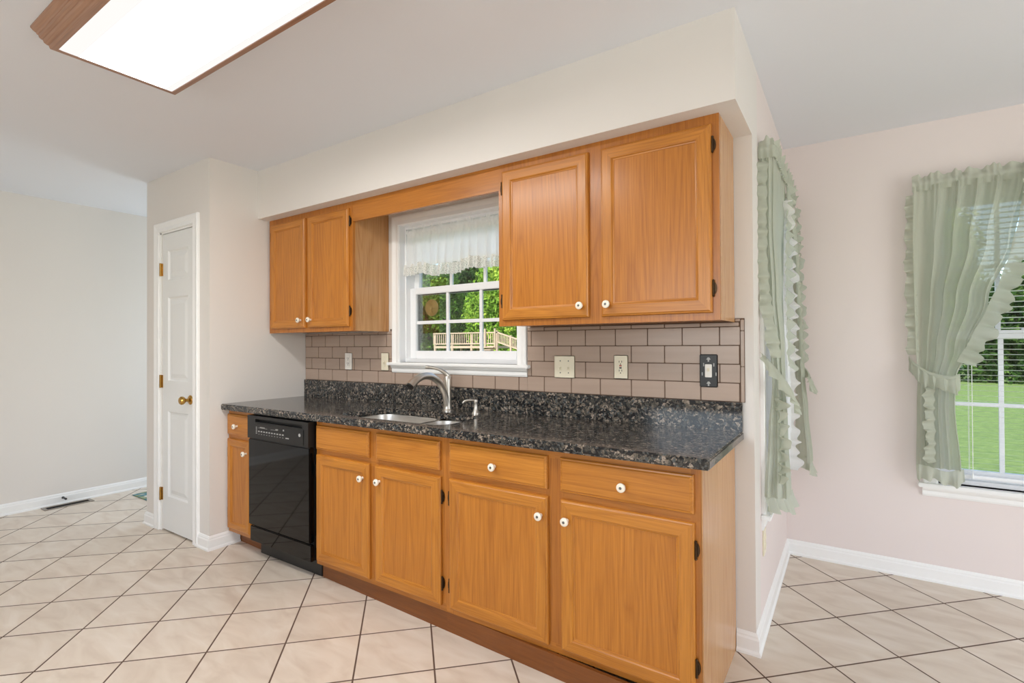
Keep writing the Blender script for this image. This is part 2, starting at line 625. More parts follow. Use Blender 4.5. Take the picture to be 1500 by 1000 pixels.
def obj(name, bm, mats, parent=None, smooth=False, origin=None, doubles=False):
    """link a bmesh built in world coordinates as one mesh object"""
    if doubles:
        bmesh.ops.remove_doubles(bm, verts=bm.verts, dist=1e-5)
    bmesh.ops.recalc_face_normals(bm, faces=bm.faces)
    base = wloc(parent) if parent else Vector((0, 0, 0))
    org = Vector(origin) if origin is not None else base
    for v in bm.verts:
        v.co -= org
    me = bpy.data.meshes.new(name)
    bm.to_mesh(me)
    bm.free()
    if not isinstance(mats, (list, tuple)):
        mats = [mats]
    for m in mats:
        me.materials.append(m)
    if smooth:
        for p in me.polygons:
            p.use_smooth = True
    o = bpy.data.objects.new(name, me)
    COL.objects.link(o)
    if parent:
        o.parent = parent
    o.location = org - base
    return o


def smooth_by_angle(o, deg=35):
    me = o.data
    for p in me.polygons:
        p.use_smooth = True
    me.set_sharp_from_angle(angle=math.radians(deg))
    return o


def BM():
    return bmesh.new()


def box(bm, x0, y0, z0, x1, y1, z1, mi=0, bev=0.0):
    xs, ys, zs = sorted((x0, x1)), sorted((y0, y1)), sorted((z0, z1))
    v = [bm.verts.new((x, y, z)) for z in zs for y in ys for x in xs]
    fs = []
    for q in ((0, 2, 3, 1), (4, 5, 7, 6), (0, 1, 5, 4), (2, 6, 7, 3), (0, 4, 6, 2), (1, 3, 7, 5)):
        f = bm.faces.new([v[i] for i in q])
        f.material_index = mi
        fs.append(f)
    if bev > 0:
        es = list({e for f in fs for e in f.edges})
        r = bmesh.ops.bevel(bm, geom=es, offset=bev, segments=2, affect='EDGES', clamp_overlap=True)
        for f in r['faces']:
            f.material_index = mi
    return fs


def lathe(bm, prof, center, axis, seg=20, mi=None):
    """prof: (radius, height along axis); axis: unit vector"""
    ax = Vector(axis).normalized()
    t = ax.orthogonal().normalized()
    b = ax.cross(t)
    c = Vector(center)
    rings = []
    for r, h in prof:
        if r <= 1e-6:
            rings.append([bm.verts.new(c + ax * h)])
        else:
            rings.append([bm.verts.new(c + ax * h + (t * math.cos(2 * math.pi * i / seg) + b * math.sin(2 * math.pi * i / seg)) * r) for i in range(seg)])
    for k in range(len(rings) - 1):
        A, B = rings[k], rings[k + 1]
        m = mi[k] if mi else 0
        for i in range(seg):
            j = (i + 1) % seg
            if len(A) == 1 and len(B) == 1:
                continue
            if len(A) == 1:
                f = bm.faces.new((A[0], B[i], B[j]))
            elif len(B) == 1:
                f = bm.faces.new((A[i], A[j], B[0]))
            else:
                f = bm.faces.new((A[i], A[j], B[j], B[i]))
            f.material_index = m
    for R in (rings[0], rings[-1]):
        if len(R) > 2:
            bm.faces.new(R)


def tube(bm, pts, radii, seg=14, cap=True, flat=None):
    """swept tube through pts; flat=(sx) squashes sideways"""
    pts = [Vector(p) for p in pts]
    if not isinstance(radii, (list, tuple)):
        radii = [radii] * len(pts)
    up = None
    rings = []
    for i, p in enumerate(pts):
        d = (pts[min(i + 1, len(pts) - 1)] - pts[max(i - 1, 0)]).normalized()
        if up is None:
            up = d.orthogonal().normalized()
        side = d.cross(up).normalized()
        up = side.cross(d).normalized()
        rings.append([bm.verts.new(p + (side * math.cos(2 * math.pi * k / seg) + up * math.sin(2 * math.pi * k / seg)) * radii[i]) for k in range(seg)])
    for a, b in zip(rings, rings[1:]):
        for k in range(seg):
            bm.faces.new((a[k], a[(k + 1) % seg], b[(k + 1) % seg], b[k]))
    if cap:
        bm.faces.new(rings[0])
        bm.faces.new(rings[-1])


def catmull(pts, n=8):
    pts = [Vector(p) for p in pts]
    P = [pts[0] * 2 - pts[1]] + pts + [pts[-1] * 2 - pts[-2]]
    out = []
    for i in range(1, len(P) - 2):
        for k in range(n):
            t = k / n
            a, b, c, d = P[i - 1], P[i], P[i + 1], P[i + 2]
            out.append(0.5 * ((2 * b) + (c - a) * t + (2 * a - 5 * b + 4 * c - d) * t * t + (3 * b - a - 3 * c + d) * t ** 3))
    out.append(pts[-1])
    return out


def extrude_profile(bm, prof, p0, p1, out, miter0=0.0, miter1=0.0, mi=0):
    """prof: list of (out, z) closed polygon swept from p0 to p1; miter shifts ends along the run per unit of out"""
    p0, p1, out = Vector(p0), Vector(p1), Vector(out).normalized()
    d = (p1 - p0).normalized()
    A = [bm.verts.new(p0 + out * u + Vector((0, 0, z)) + d * (miter0 * u)) for u, z in prof]
    B = [bm.verts.new(p1 + out * u + Vector((0, 0, z)) + d * (miter1 * u)) for u, z in prof]
    n = len(prof)
    for i in range(n):
        f = bm.faces.new((A[i], A[(i + 1) % n], B[(i + 1) % n], B[i]))
        f.material_index = mi
    bm.faces.new(A)
    bm.faces.new(B)


def nested(bm, x0, x1, z0, z1, loops, yf, sgn=1, mats=(0, 1, 2), back=None, axis='y'):
    """nested rectangles (inset, depth) joined into a panelled face looking toward -y (or +x with axis 'x')"""
    rings = []
    for ins, dy in loops:
        c = [(x0 + ins, z0 + ins), (x1 - ins, z0 + ins), (x1 - ins, z1 - ins), (x0 + ins, z1 - ins)]
        rings.append([bm.verts.new((a, yf + dy * sgn, b)) for a, b in c])
    for A, B in zip(rings, rings[1:]):
        for i in range(4):
            f = bm.faces.new((A[i], A[(i + 1) % 4], B[(i + 1) % 4], B[i]))
            f.material_index = mats[1] if i in (0, 2) else mats[0]
    f = bm.faces.new(rings[-1])
    f.material_index = mats[2]
    f = bm.faces.new(rings[0])
    f.material_index = mats[0]


def cells(a0, a1, b0, b1, holes):
    """split a rectangle into the cells left over around rectangular holes"""
    xs = sorted({a0, a1} | {min(max(h[0], a0), a1) for h in holes} | {min(max(h[1], a0), a1) for h in holes})
    ys = sorted({b0, b1} | {min(max(h[2], b0), b1) for h in holes} | {min(max(h[3], b0), b1) for h in holes})
    out = []
    for x, X in zip(xs, xs[1:]):
        for y, Y in zip(ys, ys[1:]):
            cx, cy = (x + X) / 2, (y + Y) / 2
            if not any(h[0] < cx < h[1] and h[2] < cy < h[3] for h in holes):
                out.append((x, X, y, Y))
    return out


# ------------------------------------------------------------------ the room
H = 2.4804
LP = -3.039            # side face of the pantry
LL = -3.9406           # left edge of the pantry
PD = -0.6879           # front face of the pantry
YN = 1.2315            # back wall of the nook
LEFT = -5.064
RIGHT = 3.2
REAR = -5.1
SB = 2.1525            # underside of the soffit
T = 0.14
HE = 0.90             # end of the hall left of the pantry


def wall_y(name, x0, x1, y, holes=(), z0=0.0, z1=H, th=T, mat=None):
    bm = BM()
    for a, A, b, B in cells(x0, x1, z0, z1, holes):
        box(bm, a, y, b, A, y + th, B)
    return tag(obj(name, bm, mat or WALL, doubles=True), kind='structure')


def wall_x(name, x, y0, y1, holes=(), z0=0.0, z1=H, th=T, mat=None):
    bm = BM()
    for a, A, b, B in cells(y0, y1, z0, z1, holes):
        box(bm, x, a, b, x + th, A, B)
    return tag(obj(name, bm, mat or WALL, doubles=True), kind='structure')


bm = BM()
box(bm, LEFT - T, REAR - T, -0.15, RIGHT + T, T, 0.0)
box(bm, -T, T, -0.15, RIGHT + T, YN + T, 0.0)
box(bm, LEFT - T, T, -0.15, LP, HE + T, 0.0)
tag(obj('floor', bm, FLOOR), kind='structure')
bm = BM()
box(bm, LEFT - T, REAR - T, H, RIGHT + T, T, H + 0.25)
box(bm, -T, T, H, RIGHT + T, YN + T, H + 0.25)
box(bm, LEFT - T, T, H, LP, HE + T, H + 0.25)
tag(obj('ceiling', bm, CEIL), kind='structure')

KW = (-2.062, -1.160, 1.176, 2.050)          # kitchen window opening
wall_y('wall_back', LP, 0.0, 0.0, [KW])
SW = (0.235, 1.02, 0.53, 2.10)               # side window of the nook (y range)
wall_x('wall_nook_side', -T, T, YN + T, [SW], mat=WALL_NOOK)
BWN = (0.715, 1.475, 0.53, 2.10)             # back window of the nook
wall_y('wall_nook_back', 0.0, RIGHT + T, YN, [BWN], mat=WALL_NOOK)
wall_x('wall_right', RIGHT, REAR, YN, [(-1.9, 0.1, 0.0, 2.1)])  # opening invented for the added side fill lamp
wall_y('wall_rear', LEFT, RIGHT, REAR - T, [(-2.1, 1.1, 0.9, 2.3)])  # opening invented for the added rear fill lamp
wall_x('wall_left', LEFT - T, REAR - T, HE + T)
wall_y('wall_hall', LEFT, LP, HE, [(-4.95, -4.15, 0.45, 2.05)])
bm = BM()
for a, A, b, B in cells(LL, LP, 0.0, H, [(-3.70, -3.245, 0.0, 2.075)]):
    box(bm, a, PD, b, A, PD + 0.11, B)
tag(obj('wall_pantry_front', bm, WALL, doubles=True), kind='structure')
bm = BM()
box(bm, LP - 0.11, PD + 0.11, 0, LP, T, H)
tag(obj('wall_pantry_side', bm, WALL), kind='structure')
bm = BM()
box(bm, LL, PD + 0.11, 0, LL + 0.11, HE, H)
tag(obj('wall_pantry_left', bm, WALL), kind='structure')
bm = BM()
box(bm, LP - 0.11, T, 0, LP, HE, H)
tag(obj('wall_hall_end', bm, WALL), kind='structure')
bm = BM()
box(bm, LP, -0.3703, SB, 0.0, 0.0, H)
tag(obj('wall_soffit', bm, WALL), kind='structure')

# baseboards
BB = [(0, 0), (0.020, 0), (0.020, 0.010), (0.013, 0.018), (0.013, 0.062), (0.009, 0.070), (0.009, 0.076), (0.004, 0.086), (0, 0.088)]


def baseboard(name, runs):
    bm = BM()
    for p0, p1, out, m0, m1 in runs:
        extrude_profile(bm, BB, p0, p1, out, m0, m1)
    return tag(obj(name, bm, TRIM), kind='structure')


baseboard('baseboard_left', [((LEFT, REAR, 0), (LEFT, HE, 0), (1, 0, 0), 0, 0)])
baseboard('baseboard_pantry', [((LP, PD, 0), (LP, -0.50, 0), (1, 0, 0), -1, 0),
                               ((LP, PD, 0), (-3.190, PD, 0), (0, -1, 0), -1, 0),
                               ((LL, PD, 0), (-3.795, PD, 0), (0, -1, 0), -1, 0),
                               ((LL, PD, 0), (LL, HE, 0), (-1, 0, 0), -1, 0)])
baseboard('baseboard_nook_side', [((0, 0, 0), (0, YN, 0), (1, 0, 0), -1, -1),
                                  ((0, 0, 0), (-0.074, 0, 0), (0, -1, 0), -1, 0)])
baseboard('baseboard_nook_back', [((0, YN, 0), (RIGHT, YN, 0), (0, -1, 0), 1, -1)])

# ------------------------------------------------------------------ pantry door
door = empty('door_1', (-3.4725, PD, 0), kind='structure')
CAS = [(0, 0), (0.010, 0), (0.013, 0.004), (0.011, 0.012), (0.016, 0.030), (0.018, 0.050), (0.014, 0.057), (0, 0.057)]


def casing(bm, x0, x1, z0, z1, w, yf, head=True, foot=False):
    """casing around an opening on a wall facing -y: thin bevelled boards mitred at the corners"""
    loops = [(0.0, 0.0), (0.0, -0.010), (0.004, -0.015), (w * 0.45, -0.011), (w - 0.012, -0.018), (w - 0.004, -0.018), (w, -0.013), (w, 0.0)]
    pts = [(x0, z0, -1, 0), (x0, z1, -1, 1), (x1, z1, 1, 1), (x1, z0, 1, 0)]
    segs = []
    for px, pz, dx, dz in pts:
        segs.append([bm.verts.new((px + dx * u, yf + d, pz + dz * u)) for u, d in loops])
    for A, B in zip(segs, segs[1:]):
        for i in range(len(loops) - 1):
            bm.faces.new((A[i], A[i + 1], B[i + 1], B[i]))
    bm.faces.new(segs[0])
    bm.faces.new(segs[-1])


bm = BM()
casing(bm, -3.722, -3.230, 0.0, 2.083, 0.066, PD)
obj('casing', bm, TRIM, door)
bm = BM()
box(bm, -3.722, PD - 0.001, 0, -3.703, PD + 0.11, 2.083)
box(bm, -3.243, PD - 0.001, 0, -3.230, PD + 0.11, 2.083)
box(bm, -3.722, PD - 0.001, 2.072, -3.230, PD + 0.11, 2.083)
obj('jamb', bm, TRIM, door)
bm = BM()
DX0, DX1, DZ0, DZ1 = -3.700, -3.246, 0.012, 2.068
DY = PD + 0.004
pans = [(-3.618, -3.330, 1.745, 1.950), (-3.618, -3.330, 1.045, 1.625), (-3.618, -3.330, 0.245, 0.835)]
for a, A, b, B in cells(DX0, DX1, DZ0, DZ1, pans):
    box(bm, a, DY, b, A, DY + 0.035, B)
for a, A, b, B in pans:
    nested(bm, a, A, b, B, [(0, 0.033), (0, 0.0), (0.010, 0.011), (0.022, 0.011), (0.050, 0.003)], DY, mats=(0, 0, 0))
slab = obj('slab', bm, DOORW, door, doubles=True)
bm = BM()
lathe(bm, [(0, 0), (0.031, 0), (0.031, 0.004), (0.024, 0.010), (0.011, 0.014), (0.010, 0.032), (0.020, 0.038), (0.027, 0.048), (0.027, 0.058), (0.020, 0.066), (0, 0.068)], (-3.292, DY, 0.931), (0, -1, 0), 24)
smooth_by_angle(obj('knob', bm, BRASS, slab))['label'] = 'round brass door knob'
for hz in (1.823, 1.040, 0.256):
    bm = BM()
    tube(bm, [(-3.702, PD - 0.008, hz - 0.045), (-3.702, PD - 0.008, hz + 0.045)], 0.0065, 10)
    box(bm, -3.716, PD - 0.004, hz - 0.044, -3.700, PD + 0.002, hz + 0.044)
    box(bm, -3.700, PD + 0.0, hz - 0.044, -3.690, PD + 0.005, hz + 0.044)
    for k in (-0.03, 0, 0.03):
        lathe(bm, [(0.0035, 0), (0.003, 0.002), (0, 0.0022)], (-3.710, PD - 0.004, hz + k), (0, -1, 0), 8)
    obj('hinge', bm, BRASS, slab)

# ------------------------------------------------------------------ windows


def sash(bm, x0, x1, z0, z1, y, st, th, bot, top, ncol, nrow, mw=0.020):
    """one sash with grille bars, looking along y; bars and frame in one mesh"""
    for a, A, b, B in ((x0, x0 + st, z0, z1), (x1 - st, x1, z0, z1), (x0 + st, x1 - st, z0, z0 + bot), (x0 + st, x1 - st, z1 - top, z1)):
        box(bm, a, y, b, A, y + th, B, bev=0.003)
    gx0, gx1, gz0, gz1 = x0 + st, x1 - st, z0 + bot, z1 - top
    for i in range(1, ncol):
        c = gx0 + (gx1 - gx0) * i / ncol
        box(bm, c - mw / 2, y + th * 0.3, gz0, c + mw / 2, y + th * 0.7, gz1)
    for i in range(1, nrow):
        c = gz0 + (gz1 - gz0) * i / nrow
        box(bm, gx0, y + th * 0.28, c - mw / 2, gx1, y + th * 0.72, c + mw / 2)
    return gx0, gx1, gz0, gz1


def swapxy(bm, f):
    for v in bm.verts:
        v.co = f(v.co)


def window(name, x0, x1, z0, z1, meet, yin, depth0, mapf, ncol, cas_w, stool, apron, lock=True, cas=True):
    """double-hung window built as if on a wall facing -y whose face is y=0; mapf moves it into place"""
    w = empty(name, mapf(Vector(((x0 + x1) / 2, 0, z0))), kind='structure')

    def fin(nm, bm, m, par, **k):
        swapxy(bm, mapf)
        return obj(nm, bm, m, par, **k)
    bm = BM()
    casing(bm, x0 + 0.004, x1 - 0.004, z0, z1 - 0.004, cas_w, 0.0)
    fin('casing', bm, TRIM, w)
    bm = BM()                                           # jamb liner and vinyl frame stepping in
    d1 = depth0 + 0.09
    for a, A, b, B in ((x0 - 0.004, x0 + 0.006, z0, z1), (x1 - 0.006, x1 + 0.004, z0, z1), (x0, x1, z1 - 0.006, z1 + 0.004)):
        box(bm, a, -0.004, b, A, d1, B)
    for a, A, b, B in ((x0, x0 + 0.014, z0, z1), (x1 - 0.014, x1, z0, z1), (x0 + 0.014, x1 - 0.014, z1 - 0.022, z1), (x0 + 0.014, x1 - 0.014, z0, z0 + 0.022)):
        box(bm, a, depth0 - 0.035, b, A, d1, B)
    fin('jamb', bm, VINYL, w)
    bm = BM()
    st = 0.050
    lo = sash(bm, x0 + 0.014, x1 - 0.014, z0 + 0.022, meet + 0.022, depth0, st, 0.034, 0.050, 0.042, ncol, 2)
    s = fin('sash', bm, VINYL, w)
    bm = BM()
    box(bm, lo[0] - 0.004, depth0 + 0.016, lo[2] - 0.004, lo[1] + 0.004, depth0 + 0.019, lo[3] + 0.004)
    fin('pane', bm, GLASS, s)
    if name == 'window_1':
        bm = BM()  # thin dark strip along the left and top edges of the glass
        for a, A, b, B in ((lo[0], lo[0] + 0.007, lo[2], lo[3]), (lo[0] + 0.007, lo[1], lo[3] - 0.005, lo[3])):
            box(bm, a, depth0 + 0.020, b, A, depth0 + 0.0335, B)
        fin('dark_strip', bm, DARKGAP, s)
    if lock:
        bm = BM()
        cx = (x0 + x1) / 2
        box(bm, cx - 0.025, depth0 + 0.002, meet + 0.022, cx + 0.025, depth0 + 0.028, meet + 0.030, bev=0.002)
        box(bm, cx - 0.006, depth0 - 0.006, meet + 0.028, cx + 0.022, depth0 + 0.012, meet + 0.040, bev=0.003)
        fin('sash_lock', bm, VINYL, s)
    bm = BM()
    up = sash(bm, x0 + 0.014, x1 - 0.014, meet - 0.022, z1 - 0.022, depth0 + 0.038, st - 0.008, 0.034, 0.042, 0.045, ncol, 2)
    s2 = fin('sash', bm, VINYL, w)
    bm = BM()
    box(bm, up[0] - 0.004, depth0 + 0.054, up[2] - 0.004, up[1] + 0.004, depth0 + 0.057, up[3] + 0.004)
    fin('pane', bm, GLASS, s2)
    bm = BM()                                           # stool and apron
    sp, sh = stool
    sx0, sx1 = x0 - cas_w - 0.020, x1 + cas_w + 0.020
    box(bm, sx0, -sp, z0 - sh, sx1, 0.0, z0, bev=0.004)
    box(bm, x0, -0.001, z0 - sh, x1, depth0, z0)
    fin('stool', bm, TRIM, w)
    bm = BM()
    ax0, ax1 = x0 - cas_w, x1 + cas_w
    pr = [(0.0, -sh - apron), (0.008, -sh - apron), (0.012, -sh - apron * 0.8), (0.012, -sh - apron * 0.45), (0.020, -sh - apron * 0.25), (0.022, -sh), (0.0, -sh)]
    extrude_profile(bm, pr, (ax0, 0, z0), (ax1, 0, z0), (0, -1, 0), 0, 0)
    fin('apron', bm, TRIM, w)
    return w


KZ = 1.176
window('window_1', KW[0], KW[1], KZ, KW[3], 1.630, 0.0, 0.080, lambda v: Vector((v.x, v.y, v.z)), 3, 0.060, (0.042, 0.019), 0.046, lock=False)
MAP_BACK = lambda v: Vector((v.x, YN + v.y, v.z))
window('window_2', BWN[0], BWN[1], BWN[2], BWN[3], 1.325, 0.0, 0.075, MAP_BACK, 3, 0.062, (0.045, 0.022), 0.050)
MAP_SIDE = lambda v: Vector((-v.y, v.x, v.z))
window('window_3', SW[0], SW[1], SW[2], SW[3], 1.325, 0.0, 0.075, MAP_SIDE, 3, 0.062, (0.040, 0.022), 0.050)

# ------------------------------------------------------------------ cabinets


def knob(x, y, z, parent):
    bm = BM()
    prof = [(0, 0), (0.0075, 0), (0.0065, 0.004), (0.0055, 0.012), (0.0085, 0.015), (0.0150, 0.017), (0.0168, 0.021), (0.0160, 0.026), (0.0125, 0.0285), (0.0052, 0.0290), (0.0048, 0.0300), (0, 0.0305)]
    mi = [0, 0, 0, 0, 0, 0, 0, 0, 0, 1, 1]
    lathe(bm, prof, (x, y, z), (0, -1, 0), 24, mi)
    return smooth_by_angle(obj('knob', bm, [PORC, SCREW], parent), 40)


def hinge(x, yface, z, side, parent):
    """face-mounted hinge: barrel against the door edge, shaped leaf on the face frame; side = +1 leaf to the right"""
    bm = BM()
    xb = x + side * 0.004
    tube(bm, [(xb, yface - 0.008, z - 0.027), (xb, yface - 0.008, z + 0.027)], 0.0042, 10)
    for s in (-1, 1):
        lathe(bm, [(0.0042, 0), (0.0048, 0.002), (0.0024, 0.005), (0, 0.0065)], (xb, yface - 0.008, z + s * 0.027), (0, 0, s), 10)
    outl = [(0.003, -0.024), (0.010, -0.021), (0.014, -0.012), (0.0155, 0), (0.014, 0.012), (0.010, 0.021), (0.003, 0.024)]
    A = [bm.verts.new((x + side * a, yface - 0.0045, z + b)) for a, b in outl]
    B = [bm.verts.new((x + side * a, yface + 0.0005, z + b)) for a, b in outl]
    n = len(outl)
    bm.faces.new(A)
    bm.faces.new(B)
    for i in range(n):
        bm.faces.new((A[i], A[(i + 1) % n], B[(i + 1) % n], B[i]))
    for s in (-0.014, 0.014):
        lathe(bm, [(0.0028, 0), (0.002, 0.0015), (0, 0.0017)], (x + side * 0.009, yface - 0.0045, z + s), (0, -1, 0), 8)
    return obj('hinge', bm, BRONZE, parent)


def panel_door(x0, x1, z0, z1, yf, parent, w=0.055):
    bm = BM()
    loops = [(0, 0.019), (0, 0.009), (0.003, 0.004), (0.007, 0.003), (0.010, 0.0), (w - 0.007, 0.0), (w - 0.003, 0.002), (w - 0.001, 0.006), (w + 0.004, 0.007), (w + 0.005, 0.009)]
    nested(bm, x0, x1, z0, z1, loops, yf, mats=(0, 1, 2))
    return obj('door', bm, [OAK_V, OAK_H, OAK_P], parent, origin=((x0 + x1) / 2, yf + 0.019, (z0 + z1) / 2))


def slab_front(name, x0, x1, z0, z1, yf, parent):
    bm = BM()
    loops = [(0, 0.019), (0, 0.009), (0.003, 0.004), (0.008, 0.003), (0.012, 0.0)]
    nested(bm, x0, x1, z0, z1, loops, yf, mats=(1, 1, 1))
    return obj(name, bm, [OAK_V, OAK_H], parent, origin=((x0 + x1) / 2, yf + 0.019, (z0 + z1) / 2))


YB = -0.567                     # base face frames
YU = -0.2894                    # wall-cabinet face frames
CT0, CT1 = 0.876, 0.914


def kick_y(x):
    return -0.495 - (x + 3.02) * 0.0375


def base_cabinet(x0, x1, label, fronts, drawers_, doors_, end=False):
    r = empty('base_cabinet', ((x0 + x1) / 2, -0.3, 0), label, 'cabinet', 'oak base cabinets under the granite counter')
    bm = BM()
    holes = []
    for a, A, z0, z1 in [(d[0], d[1], 0.717, 0.850) for d in drawers_ + fronts] + [(d[0], d[1], 0.112, 0.690) for d in doors_]:
        holes.append((a + 0.012, A - 0.012, z0 + 0.012, z1 - 0.012))
    for a, A, b, B in cells(x0, x1, 0.088, CT0, holes):
        box(bm, a, YB, b, A, YB + 0.019, B, mi=1 if A - a > (B - b) else 0)
    obj('face_frame', bm, [OAK_F, OAK_FH], r, doubles=True)
    bm = BM()
    box(bm, x0, YB + 0.019, 0.088, x0 + 0.014, -0.004, CT0)
    box(bm, x0 + 0.014, YB + 0.019, 0.088, x1 - 0.014, -0.004, 0.104)
    box(bm, x0 + 0.014, -0.014, 0.104, x1 - 0.014, -0.004, CT0)
    box(bm, x1 - 0.014, YB + 0.019, 0.088, x1, -0.004, CT0)
    obj('carcass', bm, OAK_F, r)
    bm = BM()
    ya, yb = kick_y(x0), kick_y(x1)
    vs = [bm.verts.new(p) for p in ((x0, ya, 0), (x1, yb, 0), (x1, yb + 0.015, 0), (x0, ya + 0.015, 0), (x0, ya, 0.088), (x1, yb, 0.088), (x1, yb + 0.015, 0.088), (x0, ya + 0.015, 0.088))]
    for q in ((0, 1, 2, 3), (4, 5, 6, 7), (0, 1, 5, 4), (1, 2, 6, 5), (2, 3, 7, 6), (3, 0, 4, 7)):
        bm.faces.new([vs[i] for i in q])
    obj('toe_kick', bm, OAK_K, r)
    yf = YB - 0.019
    for d in fronts:
        slab_front('false_drawer_front', d[0], d[1], 0.718, 0.849, yf, r)
    for d in drawers_:
        o = slab_front('drawer', d[0], d[1], 0.718, 0.849, yf, r)
        knob(d[2], yf, 0.777, o)
    for a, A, kx, hs in doors_:
        o = panel_door(a, A, 0.113, 0.690, yf, r, 0.055 if A - a > 0.3 else 0.045)
        knob(kx, yf, 0.615, o)
        hx = a if hs < 0 else A
        for hz in (0.600, 0.212):
            hinge(hx, YB, hz, hs, o)
    if end:
        bm = BM()
        box(bm, x1 - 0.001, YB + 0.0, 0.0, x1 + 0.004, -0.004, CT0)
        obj('end_panel', bm, OAK_END, r)['label'] = 'pale glossy oak end panel'
    return r


base_cabinet(LP + 0.002, -2.748, 'narrow single door oak base cabinet between pantry wall and black dishwasher', [], [(-3.030, -2.778, -2.905)], [(-3.030, -2.768, -2.800, -1)])
base_cabinet(-2.119, -1.184, 'oak sink base cabinet with two doors and two plain false drawer fronts under the window',
             [(-2.106, -1.682), (-1.630, -1.213)], [], [(-2.106, -1.680, -1.722, -1), (-1.636, -1.208, -1.600, 1)])
base_cabinet(-1.184, -0.628, 'oak base cabinet with one drawer whose door knob is at its upper right corner', [], [(-1.156, -0.657, -0.905)], [(-1.158, -0.655, -0.683, -1)])
base_cabinet(-0.628, -0.080, 'oak base cabinet at the exposed counter end with pale side panel facing the nook', [], [(-0.600, -0.102, -0.343)], [(-0.599, -0.101, -0.568, 1)], end=True)


def wall_cabinet(x0, x1, label, doors_):
    r = empty('wall_cabinet', ((x0 + x1) / 2, -0.15, 1.372), label, 'cabinet', 'oak wall cabinets under the soffit')
    bm = BM()
    box(bm, x0 + 0.001, YU + 0.019, 1.378, x1 - 0.004, -0.003, SB)
    obj('carcass', bm, OAK_F, r)
    bm = BM()
    box(bm, x0, YU, 1.372, x1, YU + 0.019, SB)
    obj('face_frame', bm, OAK_F, r)
    bm = BM()
    box(bm, x1 - 0.004, YU + 0.019, 1.373, x1, -0.003, SB)
    obj('end_panel', bm, OAK_END, r)['label'] = 'pale glossy oak end panel'
    yf = YU - 0.019
    for a, A, kx, hs in doors_:
        o = panel_door(a, A, 1.400, 2.114, yf, r, 0.055 if A - a > 0.44 else 0.05)
        knob(kx, yf, 1.450, o)
        hx = a if hs < 0 else A
        for hz in (2.035, 1.492):
            hinge(hx, YU, hz, hs, o)
    return r


wall_cabinet(LP + 0.006, -2.157, 'oak wall cabinet with two doors beside the pantry wall, left of the window', [(-2.999, -2.611, -2.650, -1), (-2.580, -2.181, -2.543, 1)])
wall_cabinet(-1.084, -0.072, 'oak wall cabinet with two doors between the window and the soffit end', [(-1.057, -0.604, -0.637, -1), (-0.546, -0.098, -0.514, 1)])
bm = BM()
box(bm, -2.157, YU + 0.001, 2.031, -1.084, YU + 0.020, SB)
tag(obj('valance_board', bm, OAK_FH), 'plain oak valance board bridging the two wall cabinets above the window', 'valance board')

# ------------------------------------------------------------------ countertop with sink cutout
CX0, CX1, CYF = LP + 0.0015, -0.0415, -0.6178


def rrect(x0, x1, y0, y1, r, n=6):
    pts = []
    for cx, cy, a0 in ((x1 - r, y1 - r, 0), (x0 + r, y1 - r, 90), (x0 + r, y0 + r, 180), (x1 - r, y0 + r, 270)):
        for k in range(n + 1):
            a = math.radians(a0 + 90 * k / n)
            pts.append((cx + r * math.cos(a), cy + r * math.sin(a)))
    return pts


SX0, SX1, SY0 = -1.985, -1.232, -0.545
SXM = -1.530
# outline of the cutout: deep left bowl, shallower right bowl
cut = []
for cx, cy, a0, r in ((SX1 - 0.08, -0.208 - 0.08, 0, 0.08), (SX0 + 0.08, -0.178 - 0.08, 90, 0.08), (SX0 + 0.08, SY0 + 0.08, 180, 0.08), (SX1 - 0.08, SY0 + 0.08, 270, 0.08)):
    for k in range(7):
        if r > 0:
            a = math.radians(a0 + 90 * k / 6)
            cut.append((cx + r * math.cos(a), cy + r * math.sin(a)))
        else:
            a = math.radians(270 - 90 * k / 6)
            cut.append((cx + 0.04 * math.cos(a), cy + 0.04 * math.sin(a)))
bm = BM()
vo = [bm.verts.new((x, y, CT1)) for x, y in ((CX0, CYF), (CX1, CYF), (CX1, 0.0), (CX0, 0.0))]
vi = [bm.verts.new((x, y, CT1)) for x, y in cut]
es = [bm.edges.new((vo[i], vo[(i + 1) % 4])) for i in range(4)] + [bm.edges.new((vi[i], vi[(i + 1) % len(vi)])) for i in range(len(vi))]
bmesh.ops.triangle_fill(bm, edges=es, use_beauty=True)
ex = bmesh.ops.extrude_face_region(bm, geom=list(bm.faces))
for v in [g for g in ex['geom'] if isinstance(g, bmesh.types.BMVert)]:
    v.co.z = CT0
bmesh.ops.recalc_face_normals(bm, faces=bm.faces)
bev_e = [e for e in bm.edges if len(e.link_faces) == 2 and abs(e.link_faces[0].normal.dot(e.link_faces[1].normal)) < 0.3
         and abs(e.verts[0].co.z - e.verts[1].co.z) < 1e-6 and (max(e.verts[0].co.y, e.verts[1].co.y) < -0.001 or min(e.verts[0].co.x, e.verts[1].co.x) > CX1 - 0.001)
         and min(e.verts[0].co.x, e.verts[1].co.x) > CX0 - 0.0005 and not (abs(e.verts[0].co.x - CX0) < 1e-4 and abs(e.verts[1].co.x - CX0) < 1e-4)]
bmesh.ops.bevel(bm, geom=bev_e, offset=0.007, segments=3, affect='EDGES')
ct = smooth_by_angle(obj('countertop', bm, GRANITE), 40)
tag(ct, 'dark speckled brown and black granite countertop over the oak base cabinets', 'countertop')
bm = BM()
box(bm, CX0, -0.020, CT1, -0.043, 0.0, 1.036, bev=0.002)
obj('upstand', bm, GRANITE, ct)['label'] = 'low granite upstand along the wall'

# sink
sink = empty('kitchen_sink', ((SX0 + SX1) / 2, -0.38, CT0 - 0.19), 'stainless steel double bowl undermount sink set in the granite counter', 'sink')


